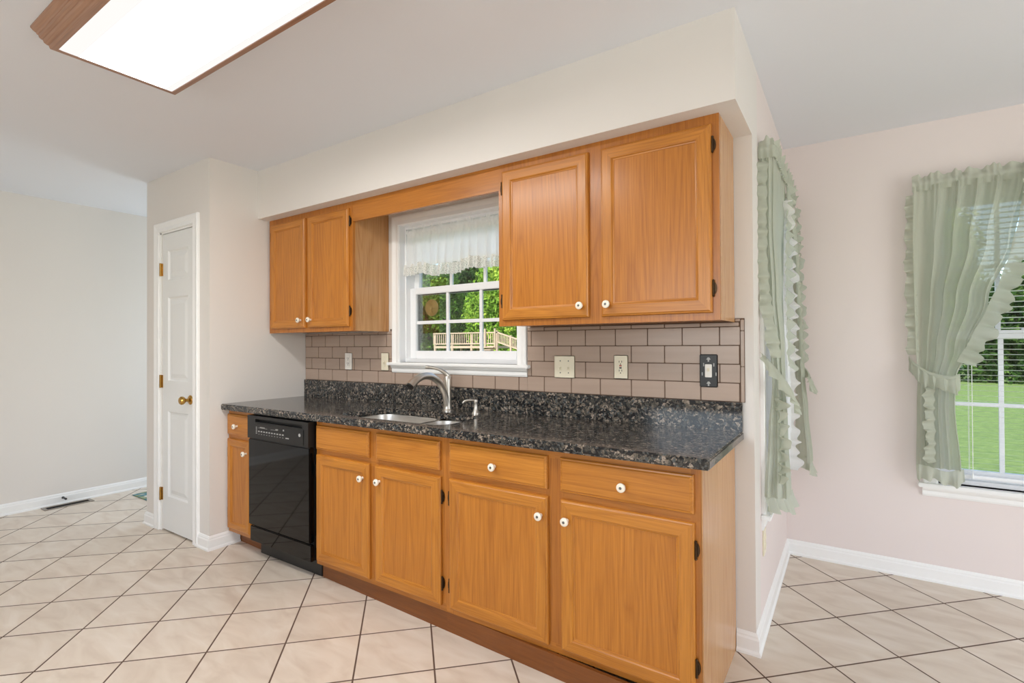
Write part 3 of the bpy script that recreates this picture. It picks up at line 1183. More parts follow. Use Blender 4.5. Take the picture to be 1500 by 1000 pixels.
def bowl(name, x0, x1, y0, y1, depth, r=0.075):
    bm = BM()
    zs = [(0.022, 0.0, 0), (0.0, 0.0, 0), (-0.002, -0.010, 0), (-0.012, -depth + 0.03, 0), (-0.028, -depth + 0.004, 0), (-0.05, -depth, 0)]
    rings = []
    for off, dz, _ in zs:
        rings.append([bm.verts.new((x, y, CT0 - 0.0005 + dz)) for x, y in rrect(x0 - off, x1 + off, y0 - off, y1 + off, max(0.02, r + off), 6)])
    for A, B in zip(rings, rings[1:]):
        n = len(A)
        for i in range(n):
            bm.faces.new((A[i], A[(i + 1) % n], B[(i + 1) % n], B[i]))
    bm.faces.new(rings[-1])
    o = smooth_by_angle(obj(name, bm, STEEL, sink), 50)
    bm = BM()
    c = ((x0 + x1) / 2, (y0 + y1) / 2, CT0 - depth)
    lathe(bm, [(0.044, 0.0), (0.044, 0.002), (0.036, 0.003), (0.030, -0.001), (0.012, -0.001), (0.010, 0.004), (0, 0.005)], c, (0, 0, 1), 24)
    smooth_by_angle(obj('drain', bm, STEEL, o))
    return o


bowl('bowl', SX0 + 0.002, SXM - 0.014, SY0 + 0.002, -0.184, 0.19)
bowl('bowl', SXM + 0.014, SX1 - 0.002, SY0 + 0.002, -0.212, 0.16)
for ch in sink.children[:1]:
    ch['label'] = 'larger deep steel bowl'

# faucet
fx, fy = -1.553, -0.128
fau = empty('faucet', (fx, fy, CT1), 'brushed nickel pull-out faucet with arched spout and raised lever behind the sink', 'faucet')
bm = BM()
lathe(bm, [(0, 0), (0.029, 0), (0.029, 0.006), (0.024, 0.012), (0.021, 0.05), (0.020, 0.14), (0.021, 0.175), (0.019, 0.192), (0.012, 0.200), (0, 0.202)], (fx, fy, CT1), (0, 0, 1), 24)
smooth_by_angle(obj('body', bm, NICKEL, fau))
bm = BM()
sp = catmull([(fx, fy - 0.006, CT1 + 0.030), (fx, fy - 0.022, CT1 + 0.095), (fx, fy - 0.065, CT1 + 0.160), (fx, fy - 0.130, CT1 + 0.198), (fx, fy - 0.195, CT1 + 0.205), (fx, fy - 0.250, CT1 + 0.188), (fx, fy - 0.292, CT1 + 0.158)], 6)
n = len(sp)
tube(bm, sp, [0.018 + 0.001 * math.sin(i / n * 3.1) if i < n * 0.62 else 0.018 + 0.006 * (i - n * 0.62) / (n * 0.38) for i in range(n)], 18)
spo = smooth_by_angle(obj('spout', bm, NICKEL, fau), 50)
bm = BM()
e0, e1 = sp[-2], sp[-1]
d = (e1 - e0).normalized()
lathe(bm, [(0, -0.001), (0.020, -0.001), (0.020, 0.006), (0.014, 0.008), (0, 0.008)], e1, d, 20)
obj('spray_outlet', bm, BLACKP, spo)
bm = BM()
lv = catmull([(fx + 0.002, fy + 0.004, CT1 + 0.185), (fx - 0.005, fy - 0.012, CT1 + 0.212), (fx - 0.028, fy - 0.035, CT1 + 0.232), (fx - 0.060, fy - 0.062, CT1 + 0.245), (fx - 0.088, fy - 0.085, CT1 + 0.248)], 6)
tube(bm, lv, [0.016 - 0.0075 * min(1, i / (len(lv) * 0.5)) + (0.0015 if i > len(lv) * 0.8 else 0) for i in range(len(lv))], 14)
smooth_by_angle(obj('lever', bm, NICKEL, fau), 50)

# soap dispenser
sx, sy = -1.342, -0.144
sd = empty('soap_dispenser', (sx, sy, CT1), 'small brushed nickel soap pump right of the faucet', 'soap dispenser')
bm = BM()
lathe(bm, [(0, 0), (0.021, 0), (0.021, 0.004), (0.016, 0.012), (0.011, 0.030), (0.009, 0.055), (0.0105, 0.060), (0.009, 0.064), (0, 0.065)], (sx, sy, CT1), (0, 0, 1), 20)
smooth_by_angle(obj('body', bm, NICKEL, sd))
bm = BM()
lathe(bm, [(0, 0.064), (0.012, 0.064), (0.013, 0.070), (0.011, 0.076), (0, 0.077)], (sx, sy, CT1), (0, 0, 1), 16)
tube(bm, catmull([(sx, sy, CT1 + 0.070), (sx - 0.025, sy - 0.022, CT1 + 0.074), (sx - 0.045, sy - 0.040, CT1 + 0.068), (sx - 0.052, sy - 0.046, CT1 + 0.058)], 5), [0.006] * 11 + [0.005] * 5, 10)
smooth_by_angle(obj('pump_head', bm, NICKEL, sd), 50)

# ------------------------------------------------------------------ tile backsplash
WX0, WX1 = KW[0] - 0.060, KW[1] + 0.060
STX0, STX1 = WX0 - 0.0185, WX1 + 0.0185
AZ0 = KZ - 0.019 - 0.046
TX0, TX1, TZ0, TZ1 = CX0, -0.050, 1.037, 1.376
GAP = 0.0042
PITX, PITZ = 0.1570, 0.0795
win_holes = [(WX0 - 0.001, WX1 + 0.001, AZ0 - 0.001, 3), (STX0 - 0.001, STX1 + 0.001, KZ - 0.020, KZ + 0.001)]
bm = BM()
for a, A, b, B in cells(TX0, -0.034, TZ0 - 0.0005, TZ1 + 0.0128, win_holes):
    if B < 1.372 or (A > -0.073 and a < -0.03) or (-2.157 < (a + A) / 2 < WX0):
        box(bm, a, -0.0065, b, A, -0.0003, B)
    else:
        box(bm, a, -0.0065, b, A, -0.0003, 1.3715)
bs = obj('backsplash', bm, GROUT, doubles=False)
tag(bs, 'taupe glass subway tile backsplash with brown grout above the granite upstand', 'backsplash')
bm = BM()


def tile(a, A, b, B):
    if A - a < 0.006 or B - b < 0.006:
        return
    box(bm, a, -0.0095, b, A, -0.003, B, bev=0.0016)


def clip_tile(a, A, b, B):
    a, A = max(a, TX0 + 0.001), min(A, TX1 - GAP / 2)
    if A <= a:
        return
    top = 1.3715 if (A < -2.157 or -1.084 < a) else TZ1
    B = min(B, top)
    parts = cells(a, A, b, B, [(h[0] - 0.002, h[1] + 0.002, h[2] - 0.002, h[3] + 0.002) for h in win_holes])
    # merge cells into as few pieces as possible: full-height columns first
    cols = {}
    for c in parts:
        cols.setdefault((c[0], c[1]), []).append((c[2], c[3]))
    merged = []
    for (x, X), zs in sorted(cols.items()):
        z0, z1 = min(z[0] for z in zs), max(z[1] for z in zs)
        if merged and abs(merged[-1][1] - x) < 1e-6 and merged[-1][2:] == [z0, z1]:
            merged[-1][1] = X
        else:
            merged.append([x, X, z0, z1])
    for x, X, z0, z1 in merged:
        tile(x, X, z0, z1)


for row in range(5):
    z = TZ0 + row * PITZ
    base = -0.132 if row % 2 else -0.132 - PITX / 2
    k0 = int((TX0 - base) / PITX) - 2
    for k in range(k0, 3):
        a = base + k * PITX
        if a > TX1:
            break
        clip_tile(a + GAP / 2, a + PITX - GAP / 2, z + GAP / 2, min(z + PITZ, TZ1 + 0.001) - GAP / 2)
z = TZ0 + 0.001
while z < TZ1:                                           # pencil trim up the open end
    tile(-0.0485, -0.0355, z, min(z + 0.15, TZ1 + 0.010) - 0.003)
    z += 0.15
tile(-0.0700, -0.0510, TZ1 + 0.001, TZ1 + 0.011)
obj('tile_field', bm, TILE, bs)

# ------------------------------------------------------------------ wall plates


def plate(name, label, cat, x, z, w, h, mat, y=-0.0097, group=None):
    r = empty(name, (x, y, z), label, cat, group)
    bm = BM()
    box(bm, x - w / 2, y - 0.006, z - h / 2, x + w / 2, y, z + h / 2, bev=0.003)
    obj('cover_plate', bm, mat, r)
    return r


def screw(x, y, z, r, par, mat):
    bm = BM()
    lathe(bm, [(0, 0), (r, 0), (r * 0.8, 0.0015), (0, 0.0018)], (x, y, z), (0, -1, 0), 10)
    return obj('screw', bm, mat, par)


def toggle(x, y, z, par, mat, upd=1):
    bm = BM()
    box(bm, x - 0.005, y - 0.0015, z - 0.012, x + 0.005, y, z + 0.012)
    a = math.radians(30) * upd
    vs = []
    for t, w in ((0.0, 0.004), (0.016, 0.003)):
        cy, cz = y - t * math.cos(a), z + t * math.sin(a)
        for dx, dz in ((-1, -1), (1, -1), (1, 1), (-1, 1)):
            vs.append(bm.verts.new((x + dx * w, cy - dz * w * math.sin(a) * 0.6, cz + dz * w)))
    for q in ((0, 1, 2, 3), (4, 5, 6, 7), (0, 1, 5, 4), (1, 2, 6, 5), (2, 3, 7, 6), (3, 0, 4, 7)):
        bm.faces.new([vs[i] for i in q])
    return obj('toggle', bm, mat, par)


PY = -0.0097
p = plate('wall_outlet', 'white decorator outlet on the tiles below the left wall cabinet', 'outlet', -2.543, 1.176, 0.075, 0.117, WHITEP)
bm = BM()
box(bm, -2.5595, PY - 0.009, 1.143, -2.5265, PY - 0.004, 1.209, bev=0.0015)
rec = obj('receptacle', bm, WHITEP, p)
for zc in (1.160, 1.194):
    bm = BM()
    for dx in (-0.0065, 0.0065):
        box(bm, -2.543 + dx - 0.0013, PY - 0.0096, zc - 0.001, -2.543 + dx + 0.0013, PY - 0.0088, zc + 0.008)
    lathe(bm, [(0.0028, 0), (0.0028, 0.0007), (0, 0.0007)], (-2.543, PY - 0.0089, zc - 0.008), (0, -1, 0), 8)
    obj('socket', bm, SLOT, rec)
p = plate('light_switch', 'single ivory toggle switch touching the left side of the window casing', 'switch', -2.183, 1.178, 0.070, 0.116, IVORY)
toggle(-2.183, PY - 0.006, 1.178, p, IVORY, -1)
for dz in (-0.03, 0.03):
    screw(-2.183, PY - 0.006, 1.178 + dz, 0.0033, p, IVORY)
p = plate('light_switch', 'ivory double toggle switch plate right of the window', 'switch', -0.875, 1.170, 0.117, 0.114, IVORY)
for dx, ud in ((-0.023, -1), (0.023, -1)):
    toggle(-0.875 + dx, PY - 0.006, 1.168, p, IVORY, ud)
    for dz in (-0.03, 0.03):
        screw(-0.875 + dx, PY - 0.006, 1.170 + dz, 0.0033, p, SCREW)
p = plate('wall_outlet', 'ivory outlet with red and black reset buttons on the tiles', 'outlet', -0.574, 1.175, 0.071, 0.113, IVORY)
bm = BM()
box(bm, -0.5905, PY - 0.009, 1.142, -0.5575, PY - 0.004, 1.208, bev=0.0015)
rec = obj('receptacle', bm, IVORY, p)
bm = BM()
box(bm, -0.580, PY - 0.0105, 1.178, -0.568, PY - 0.0085, 1.184, bev=0.0008)
obj('reset_button', bm, REDB, rec)['label'] = 'red reset button'
bm = BM()
box(bm, -0.580, PY - 0.0105, 1.168, -0.568, PY - 0.0085, 1.174, bev=0.0008)
obj('test_button', bm, BLACKP, rec)['label'] = 'black test button'
for zc in (1.155, 1.197):
    bm = BM()
    for dx in (-0.0065, 0.0065):
        box(bm, -0.574 + dx - 0.0013, PY - 0.0096, zc - 0.001, -0.574 + dx + 0.0013, PY - 0.0088, zc + 0.008)
    lathe(bm, [(0.0028, 0), (0.0028, 0.0007), (0, 0.0007)], (-0.574, PY - 0.0089, zc - 0.008), (0, -1, 0), 8)
    obj('socket', bm, SLOT, rec)
bx, bz = -0.1765, 1.1665
p = plate('light_switch', 'switch on a bare black mounting plate without its cover near the counter end', 'switch', bx, bz, 0.074, 0.142, BLACKP)
bm = BM()
box(bm, bx - 0.014, PY - 0.011, bz - 0.028, bx + 0.014, PY - 0.005, bz + 0.028, bev=0.0015)
rk = obj('rocker', bm, WHITEP, p)
bm = BM()
box(bm, bx - 0.005, PY - 0.014, bz - 0.002, bx + 0.005, PY - 0.010, bz + 0.012, bev=0.001)
obj('toggle', bm, IVORY, rk)
for dz, s in ((0.052, 1), (-0.052, 1)):
    bm = BM()
    lathe(bm, [(0, 0), (0.0065, 0), (0.0055, 0.002), (0, 0.0024)], (bx, PY - 0.006, bz + dz), (0, -1, 0), 12)
    box(bm, bx - 0.0085, PY - 0.0072, bz + dz - 0.004, bx + 0.0085, PY - 0.0058, bz + dz - 0.001)
    box(bm, bx - 0.003, PY - 0.0072, bz + dz - 0.013, bx + 0.003, PY - 0.0058, bz + dz - 0.004)
    obj('mounting_screw', bm, GREYMARK, p)
for dx, dz in ((-0.020, 0.026), (0.022, 0.026), (-0.026, -0.014), (0.031, -0.014)):
    bm = BM()
    box(bm, bx + dx - 0.002, PY - 0.0066, bz + dz - 0.007, bx + dx + 0.002, PY - 0.0058, bz + dz + 0.007)
    obj('slot', bm, GREYMARK, p)
# outlet low on the nook side wall
r = empty('wall_outlet', (0.0, 0.235, 0.39), 'ivory outlet low on the nook side wall below the window stool', 'outlet')
bm = BM()
box(bm, 0.0002, 0.20, 0.333, 0.006, 0.27, 0.448, bev=0.002)
cp = obj('cover_plate', bm, IVORY, r)
for zc in (0.372, 0.410):
    bm = BM()
    lathe(bm, [(0, 0), (0.016, 0), (0.015, 0.004), (0, 0.0042)], (0.0058, 0.235, zc), (1, 0, 0), 14)
    obj('socket', bm, IVORY, r)

# ------------------------------------------------------------------ dishwasher
dw = empty('dishwasher', (-2.434, -0.3, 0), 'glossy black built-in dishwasher between the narrow cabinet and the sink cabinet', 'dishwasher')
DX = (-2.736, -2.132)
bm = BM()
box(bm, DX[0] + 0.008, -0.575, 0.10, DX[1] - 0.002, -0.02, 0.868)
obj('tub', bm, BLACKD, dw)
bm = BM()
box(bm, DX[0], -0.606, 0.202, DX[1], -0.575, 0.722, bev=0.004)
obj('door', bm, BLACKG, dw)
bm = BM()
box(bm, DX[0], -0.596, 0.098, DX[1], -0.575, 0.190, bev=0.004)
obj('lower_panel', bm, BLACKG, dw)
bm = BM()
box(bm, -2.728, -0.533, 0.0, -2.121, -0.500, 0.088, bev=0.003)
obj('kick_plate', bm, BLACKP, dw)
bm = BM()
holes = [(DX[0] + 0.085, DX[1] - 0.055, 0.828, 0.846)]
for a, A, b, B in cells(DX[0], DX[1], 0.727, 0.864, holes):
    box(bm, a, -0.612, b, A, -0.575, B)
cpn = obj('control_panel', bm, BLACKP, dw, doubles=True)
bm = BM()
box(bm, DX[0] + 0.075, -0.6145, 0.735, DX[1] - 0.04, -0.6115, 0.822, bev=0.002)
obj('fascia', bm, BLACKP, cpn)
bm = BM()
box(bm, DX[0] + 0.085, -0.590, 0.828, DX[1] - 0.055, -0.588, 0.846)
obj('handle_recess', bm, BLACKD, cpn)
for i in range(10):
    bm = BM()
    x = DX[0] + 0.122 + i * 0.027
    box(bm, x, -0.6165, 0.772, x + 0.015, -0.614, 0.779, bev=0.0008)
    obj('button', bm, GREYMARK, cpn)
bm = BM()
for i in range(10):
    x = DX[0] + 0.122 + i * 0.027
    box(bm, x + 0.002, -0.6150, 0.758, x + 0.012, -0.6140, 0.7605)
obj('button_caption', bm, GREYMARK, cpn)
bm = BM()
box(bm, DX[0] + 0.122, -0.6150, 0.795, DX[0] + 0.215, -0.6140, 0.7965)
box(bm, DX[0] + 0.140, -0.6150, 0.798, DX[0] + 0.190, -0.6140, 0.802)
box(bm, DX[0] + 0.250, -0.6150, 0.795, DX[0] + 0.320, -0.6140, 0.7965)
box(bm, DX[0] + 0.300, -0.6150, 0.798, DX[0] + 0.325, -0.6140, 0.803)
obj('cycle_marking', bm, GREYMARK, cpn)
bm = BM()
for k in range(5):
    box(bm, DX[0] + 0.096, -0.6150, 0.760 + k * 0.009, DX[0] + 0.108, -0.6140, 0.764 + k * 0.009)
obj('option_caption', bm, GREYMARK, cpn)
bm = BM()
box(bm, DX[0] + 0.372, -0.6150, 0.798, DX[0] + 0.384, -0.6140, 0.806)
obj('indicator', bm, GREYMARK, cpn)
bm = BM()
box(bm, DX[0] + 0.398, -0.6150, 0.757, DX[0] + 0.430, -0.6140, 0.763)
obj('control_marking', bm, GREYMARK, cpn)
bm = BM()
lathe(bm, [(0, 0), (0.0095, 0), (0.0085, 0.0015), (0, 0.0017)], (DX[1] - 0.075, -0.6145, 0.789), (0, -1, 0), 18)
obj('badge', bm, GREYMARK, cpn)

# ------------------------------------------------------------------ ceiling light
cl = empty('ceiling_light', (-1.53, -1.47, H), 'lit fluorescent ceiling light with white diffuser in a moulded brown wood frame', 'ceiling light')
LX0, LX1, LY0, LY1, LZ = -2.160, -0.880, -1.682, -1.258, 2.400
bm = BM()
prof = [(0.046, H - 0.0005), (0.046, H - 0.006), (0.040, H - 0.016), (0.033, H - 0.024), (0.031, H - 0.030), (0.028, H - 0.031), (0.026, H - 0.040), (0.021, H - 0.047), (0.018, H - 0.048),
        (0.015, H - 0.058), (0.008, H - 0.066), (0.004, H - 0.068), (0.002, H - 0.076), (0.0, LZ), (-0.018, LZ), (-0.018, H - 0.03), (0.0, H - 0.0005)]
rings = []
for o_, z_ in prof:
    rings.append([bm.verts.new((x, y, z_)) for x, y in ((LX0 - o_, LY0 - o_), (LX1 + o_, LY0 - o_), (LX1 + o_, LY1 + o_), (LX0 - o_, LY1 + o_))])
for A, B in zip(rings, rings[1:]):
    for i in range(4):
        f = bm.faces.new((A[i], A[(i + 1) % 4], B[(i + 1) % 4], B[i]))
        f.material_index = 0 if i in (0, 2) else 1
obj('frame', bm, [WALNUT, WALNUT_Y], cl)['label'] = 'moulded brown wood frame'
bm = BM()
rings = []
for o_, z_ in ((-0.0185, LZ + 0.006), (-0.020, LZ + 0.002), (-0.026, LZ - 0.002), (-0.060, LZ - 0.017), (-0.066, LZ - 0.018)):
    ox = min(o_, -0.019) if o_ > -0.05 else -0.034
    rings.append([bm.verts.new((x, y, z_)) for x, y in ((LX0 - o_, LY0 - o_), (LX1 + o_, LY0 - o_), (LX1 + o_, LY1 + o_), (LX0 - o_, LY1 + o_))])
for A, B in zip(rings, rings[1:]):
    for i in range(4):
        bm.faces.new((A[i], A[(i + 1) % 4], B[(i + 1) % 4], B[i])).material_index = 1
bm.faces.new(rings[-1])
obj('diffuser', bm, [DIFFUSER, DIFFUSER_EDGE], cl)['label'] = 'glowing white plastic diffuser'

# ------------------------------------------------------------------ curtains


def interp(keys, t):
    for (t0, *a), (t1, *b) in zip(keys, keys[1:]):
        if t <= t1:
            k = (t - t0) / max(1e-9, t1 - t0)
            k = k * k * (3 - 2 * k)
            return [x + (y - x) * k for x, y in zip(a, b)]
    return list(keys[-1][1:])


def cloth_panel(bm, keys, folds, mapf, nu=110, nv=60, seed=0, ret=0.0):
    """keys: (z, a0, d0, a1, d1, amp) from top to bottom; a along the wall, d out from it; ret = share of the width used by the return to the wall"""
    rnd = random.Random(seed)
    ph = [rnd.uniform(0, 6.28) for _ in range(4)]
    zt, zb = keys[0][0], keys[-1][0]
    kk = [((zt - k[0]) / (zt - zb),) + tuple(k[1:]) for k in keys]
    grid = []
    for j in range(nv + 1):
        t = j / nv
        a0, d0, a1, d1, amp = interp(kk, t)
        fine = max(0.0, 1 - t * 5)
        row = []
        for i in range(nu + 1):
            u = i / nu
            f = u * folds * 6.283 + ph[0] + 1.6 * math.sin(u * 5 + ph[1] + 0.8 * t)
            w = math.sin(f)
            w = w * abs(w) ** 0.35 + 0.12 * math.sin(f * 2.3 + ph[2]) + 0.35 * fine * math.sin(u * folds * 3.7 * 6.283)
            lat = math.cos(f)
            z = zt + (zb - zt) * t
            if ret and u < ret:
                k = u / ret
                pa, pd = a0 + 0.01 * k - amp * w * 0.8, d0 + (d1 - d0) * k
            else:
                k = (u - ret) / (1 - ret)
                pa, pd = a0 + (0.01 if ret else 0) + (a1 - a0 - (0.01 if ret else 0)) * k + lat * amp * 0.4, (d1 if ret else d0 + (d1 - d0) * k) + w * amp * (0.75 if ret else 1)
            row.append(bm.verts.new(mapf(Vector((pa, pd, z)))))
        grid.append(row)
    for A, B in zip(grid, grid[1:]):
        for i in range(nu):
            bm.faces.new((A[i], A[i + 1], B[i + 1], B[i]))
    return kk, zt, zb


def ruffle(bm, pts, out, nrm, width, mapf, per_m=34, amp=0.014, seed=0, head=0.012):
    """gathered strip: pts is the seam line; out the direction it spreads; nrm the direction it ripples"""
    rnd = random.Random(seed)
    P = catmull(pts, max(30, int(440 * sum((Vector(b) - Vector(a)).length for a, b in zip(pts, pts[1:])) / max(1, len(pts) - 1))))
    out, nrm = Vector(out).normalized(), Vector(nrm).normalized()
    L = 0.0
    rows = []
    prev = None
    jit = [rnd.uniform(0, 6.28) for _ in range(6)]
    for i, p in enumerate(P):
        if prev is not None:
            L += (p - prev).length
        prev = p
        wv = math.sin(L * per_m * 6.283 / 1.0 * 0.5 + jit[0] + 1.2 * math.sin(L * 23 + jit[1]))
        w2 = math.sin(L * per_m * 0.9 * 6.283 + jit[2])
        wid = width * (1 + 0.16 * math.sin(L * 41 + jit[3]) + 0.10 * wv)
        tang = (P[min(i + 1, len(P) - 1)] - P[max(i - 1, 0)]).normalized()
        row = []
        for s in (-head / width, 0.0, 0.25, 0.55, 0.8, 1.0):
            k = max(0.15, abs(s)) ** 0.8
            q = p + out * (wid * s) + nrm * ((wv * amp + w2 * amp * 0.35) * k + 0.003) + tang * (0.35 * amp * math.cos(L * per_m * 3.14 + jit[4]) * k)
            row.append(bm.verts.new(mapf(q)))
        rows.append(row)
    for A, B in zip(rows, rows[1:]):
        for i in range(len(A) - 1):
            bm.faces.new((A[i], A[i + 1], B[i + 1], B[i]))


def header(bm, path, zrod, mapf, h=0.045, seed=0, depth=0.014):
    """gathered rod pocket with a stand-up ruffle, following the rod path (a, d)"""
    rnd = random.Random(seed)
    P = [Vector((a, d, 0)) for a, d in path]
    L = sum((b - a).length for a, b in zip(P, P[1:]))
    n = max(20, int(L * 330))
    rows = []
    j = [rnd.uniform(0, 6.28) for _ in range(5)]
    for i in range(n + 1):
        sdist = L * i / n
        q = sdist
        for a, b in zip(P, P[1:]):
            l = (b - a).length
            if q <= l or b is P[-1]:
                pos = a.lerp(b, min(1, q / l))
                t = (b - a).normalized()
                break
            q -= l
        nr = Vector((-t.y, t.x, 0))
        if nr.y < 0 or abs(t.y) > 0.9:
            nr = Vector((-t.y, t.x, 0)) * (1 if t.x > 0.1 else 1)
        w = math.sin(sdist * 210 + j[0] + 1.5 * math.sin(sdist * 47 + j[1]))
        w2 = math.sin(sdist * 85 + j[2] + math.sin(sdist * 31))
        top = zrod + h * (1 + 0.16 * w2 + 0.08 * w)
        prof = [(top, depth * 0.9 * w2 + 0.006 * w), (zrod + h * 0.55, depth * 0.8 * w2 + 0.005 * w), (zrod + 0.012, 0.006 + 0.002 * w), (zrod + 0.005, 0.011 + 0.003 * w),
                (zrod - 0.010, 0.012 + 0.003 * w), (zrod - 0.018, 0.006 + 0.002 * w), (zrod - 0.040, 0.006 + 0.004 * w)]
        rows.append([bm.verts.new(mapf(pos + nr * o + Vector((0, 0, z)))) for z, o in prof])
    for A, B in zip(rows, rows[1:]):
        for i in range(len(A) - 1):
            bm.faces.new((A[i], A[i + 1], B[i + 1], B[i]))


def tieback(bm, pts, width, thick, mapf, ruf, seed):
    P = catmull(pts, 14)
    rows = []
    for i, p in enumerate(P):
        rows.append([bm.verts.new(mapf(p + Vector((0, dd, dz)))) for dz, dd in ((0.012, 0.0), (0.006, thick), (-0.010, thick), (-0.016, 0.0))])
    for A, B in zip(rows, rows[1:]):
        for i in range(3):
            bm.faces.new((A[i], A[i + 1], B[i + 1], B[i]))
    ruffle(bm, [p + Vector((0, thick, -0.012)) for p in P[::6] + [P[-1]]], (0.0, 0.25, -1.0), (0.25, 1, 0), ruf, mapf, 44, 0.013, seed, 0.008)


MB = lambda v: Vector((v.x, YN - v.y, v.z))
MS = lambda v: Vector((v.y, v.x, v.z))


def curtain(name, label, mapf, keys, folds, head, ret, zrod, inner, outer, below, hem, tie, hook, base, group, seed, flip=1, outer_n=(0, 1, 0), outer_dir=(-1, 0, 0)):
    r = empty(name, base, label, 'curtain', group)
    bm = BM()
    cloth_panel(bm, keys, folds, mapf, seed=seed, ret=ret)
    obj('drape', bm, SAGE, r, smooth=True)
    bm = BM()
    header(bm, head, zrod, mapf, seed=seed)
    obj('heading', bm, SAGE, r, smooth=True)
    bm = BM()
    ruffle(bm, inner, (flip * 0.9, 0.25, -0.35), (0.2, 1, 0.1), 0.060, mapf, 30, 0.013, seed + 1)
    obj('ruffle', bm, SAGE, r, smooth=True)
    bm = BM()
    ruffle(bm, outer, outer_dir, outer_n, 0.036, mapf, 34, 0.014, seed + 2)
    obj('ruffle', bm, SAGE, r, smooth=True)
    if below:
        bm = BM()
        ruffle(bm, below, (-flip * 0.6, 0.6, 0), (0.6, 1, 0), 0.050, mapf, 36, 0.015, seed + 3)
        obj('ruffle', bm, SAGE, r, smooth=True)
    bm = BM()
    ruffle(bm, hem, (0, 0.15, -1), (0, 1, 0), 0.060, mapf, 40, 0.015, seed + 4)
    obj('hem_ruffle', bm, SAGE, r, smooth=True)
    bm = BM()
    tieback(bm, tie, 0.03, 0.010, mapf, 0.062, seed + 5)
    obj('tieback', bm, SAGE, r, smooth=True)
    return r


# back window of the nook, left half
curtain('priscilla_curtain', 'sage green ruffled curtain tied back on the back window facing the room', MB,
        [(2.120, 0.625, 0.070, 1.085, 0.070, 0.012), (1.80, 0.622, 0.066, 1.025, 0.074, 0.019), (1.50, 0.624, 0.060, 0.925, 0.080, 0.019), (1.25, 0.628, 0.058, 0.845, 0.082, 0.014),
         (1.10, 0.632, 0.060, 0.795, 0.080, 0.012), (0.95, 0.628, 0.058, 0.790, 0.078, 0.014), (0.62, 0.622, 0.055, 0.812, 0.075, 0.016)],
        5.0, [(0.618, 0.064), (1.10, 0.066)], 0, 2.133,
        [(1.060, 0.090, 2.10), (1.040, 0.092, 1.90), (0.985, 0.095, 1.65), (0.905, 0.098, 1.42), (0.800, 0.100, 1.18)],
        [(0.628, 0.055, 2.08), (0.622, 0.055, 1.80), (0.622, 0.055, 1.50), (0.628, 0.058, 1.22)],
        [(0.690, 0.085, 1.05), (0.690, 0.085, 0.90), (0.692, 0.085, 0.78), (0.690, 0.085, 0.65)],
        [(0.622, 0.060, 0.622), (0.690, 0.075, 0.615), (0.750, 0.080, 0.600), (0.815, 0.078, 0.622)],
        [(0.600, 0.005, 1.205), (0.612, 0.060, 1.175), (0.680, 0.100, 1.120), (0.760, 0.108, 1.100), (0.802, 0.092, 1.112)],
        None, (0.85, YN - 0.07, 0.56), 'ruffled sage green curtains of the nook', 11)
# back window of the nook, right half (mostly outside the frame)
MBR = lambda v: Vector((2.19 - v.x, YN - v.y, v.z))
curtain('priscilla_curtain', 'sage green curtain edge crossing the top of the back window at the picture edge', MBR,
        [(2.120, 0.625, 0.095, 1.125, 0.095, 0.011), (1.80, 0.622, 0.090, 1.045, 0.095, 0.014), (1.50, 0.624, 0.080, 0.925, 0.095, 0.015), (1.25, 0.628, 0.070, 0.845, 0.090, 0.014),
         (1.10, 0.632, 0.060, 0.795, 0.080, 0.012), (0.95, 0.628, 0.058, 0.790, 0.078, 0.014), (0.62, 0.622, 0.055, 0.812, 0.075, 0.016)],
        5.0, [(0.618, 0.090), (1.14, 0.090)], 0, 2.133,
        [(1.100, 0.112, 2.10), (1.060, 0.112, 1.90), (0.985, 0.110, 1.65), (0.905, 0.108, 1.42), (0.800, 0.100, 1.18)],
        [(0.628, 0.055, 2.08), (0.622, 0.055, 1.80), (0.622, 0.055, 1.50), (0.628, 0.058, 1.22)],
        None,
        [(0.622, 0.060, 0.622), (0.690, 0.075, 0.615), (0.750, 0.080, 0.600), (0.815, 0.078, 0.622)],
        [(0.600, 0.005, 1.205), (0.612, 0.060, 1.175), (0.680, 0.100, 1.120), (0.760, 0.108, 1.100), (0.802, 0.092, 1.112)],
        None, (1.34, YN - 0.07, 0.56), 'ruffled sage green curtains of the nook', 12)
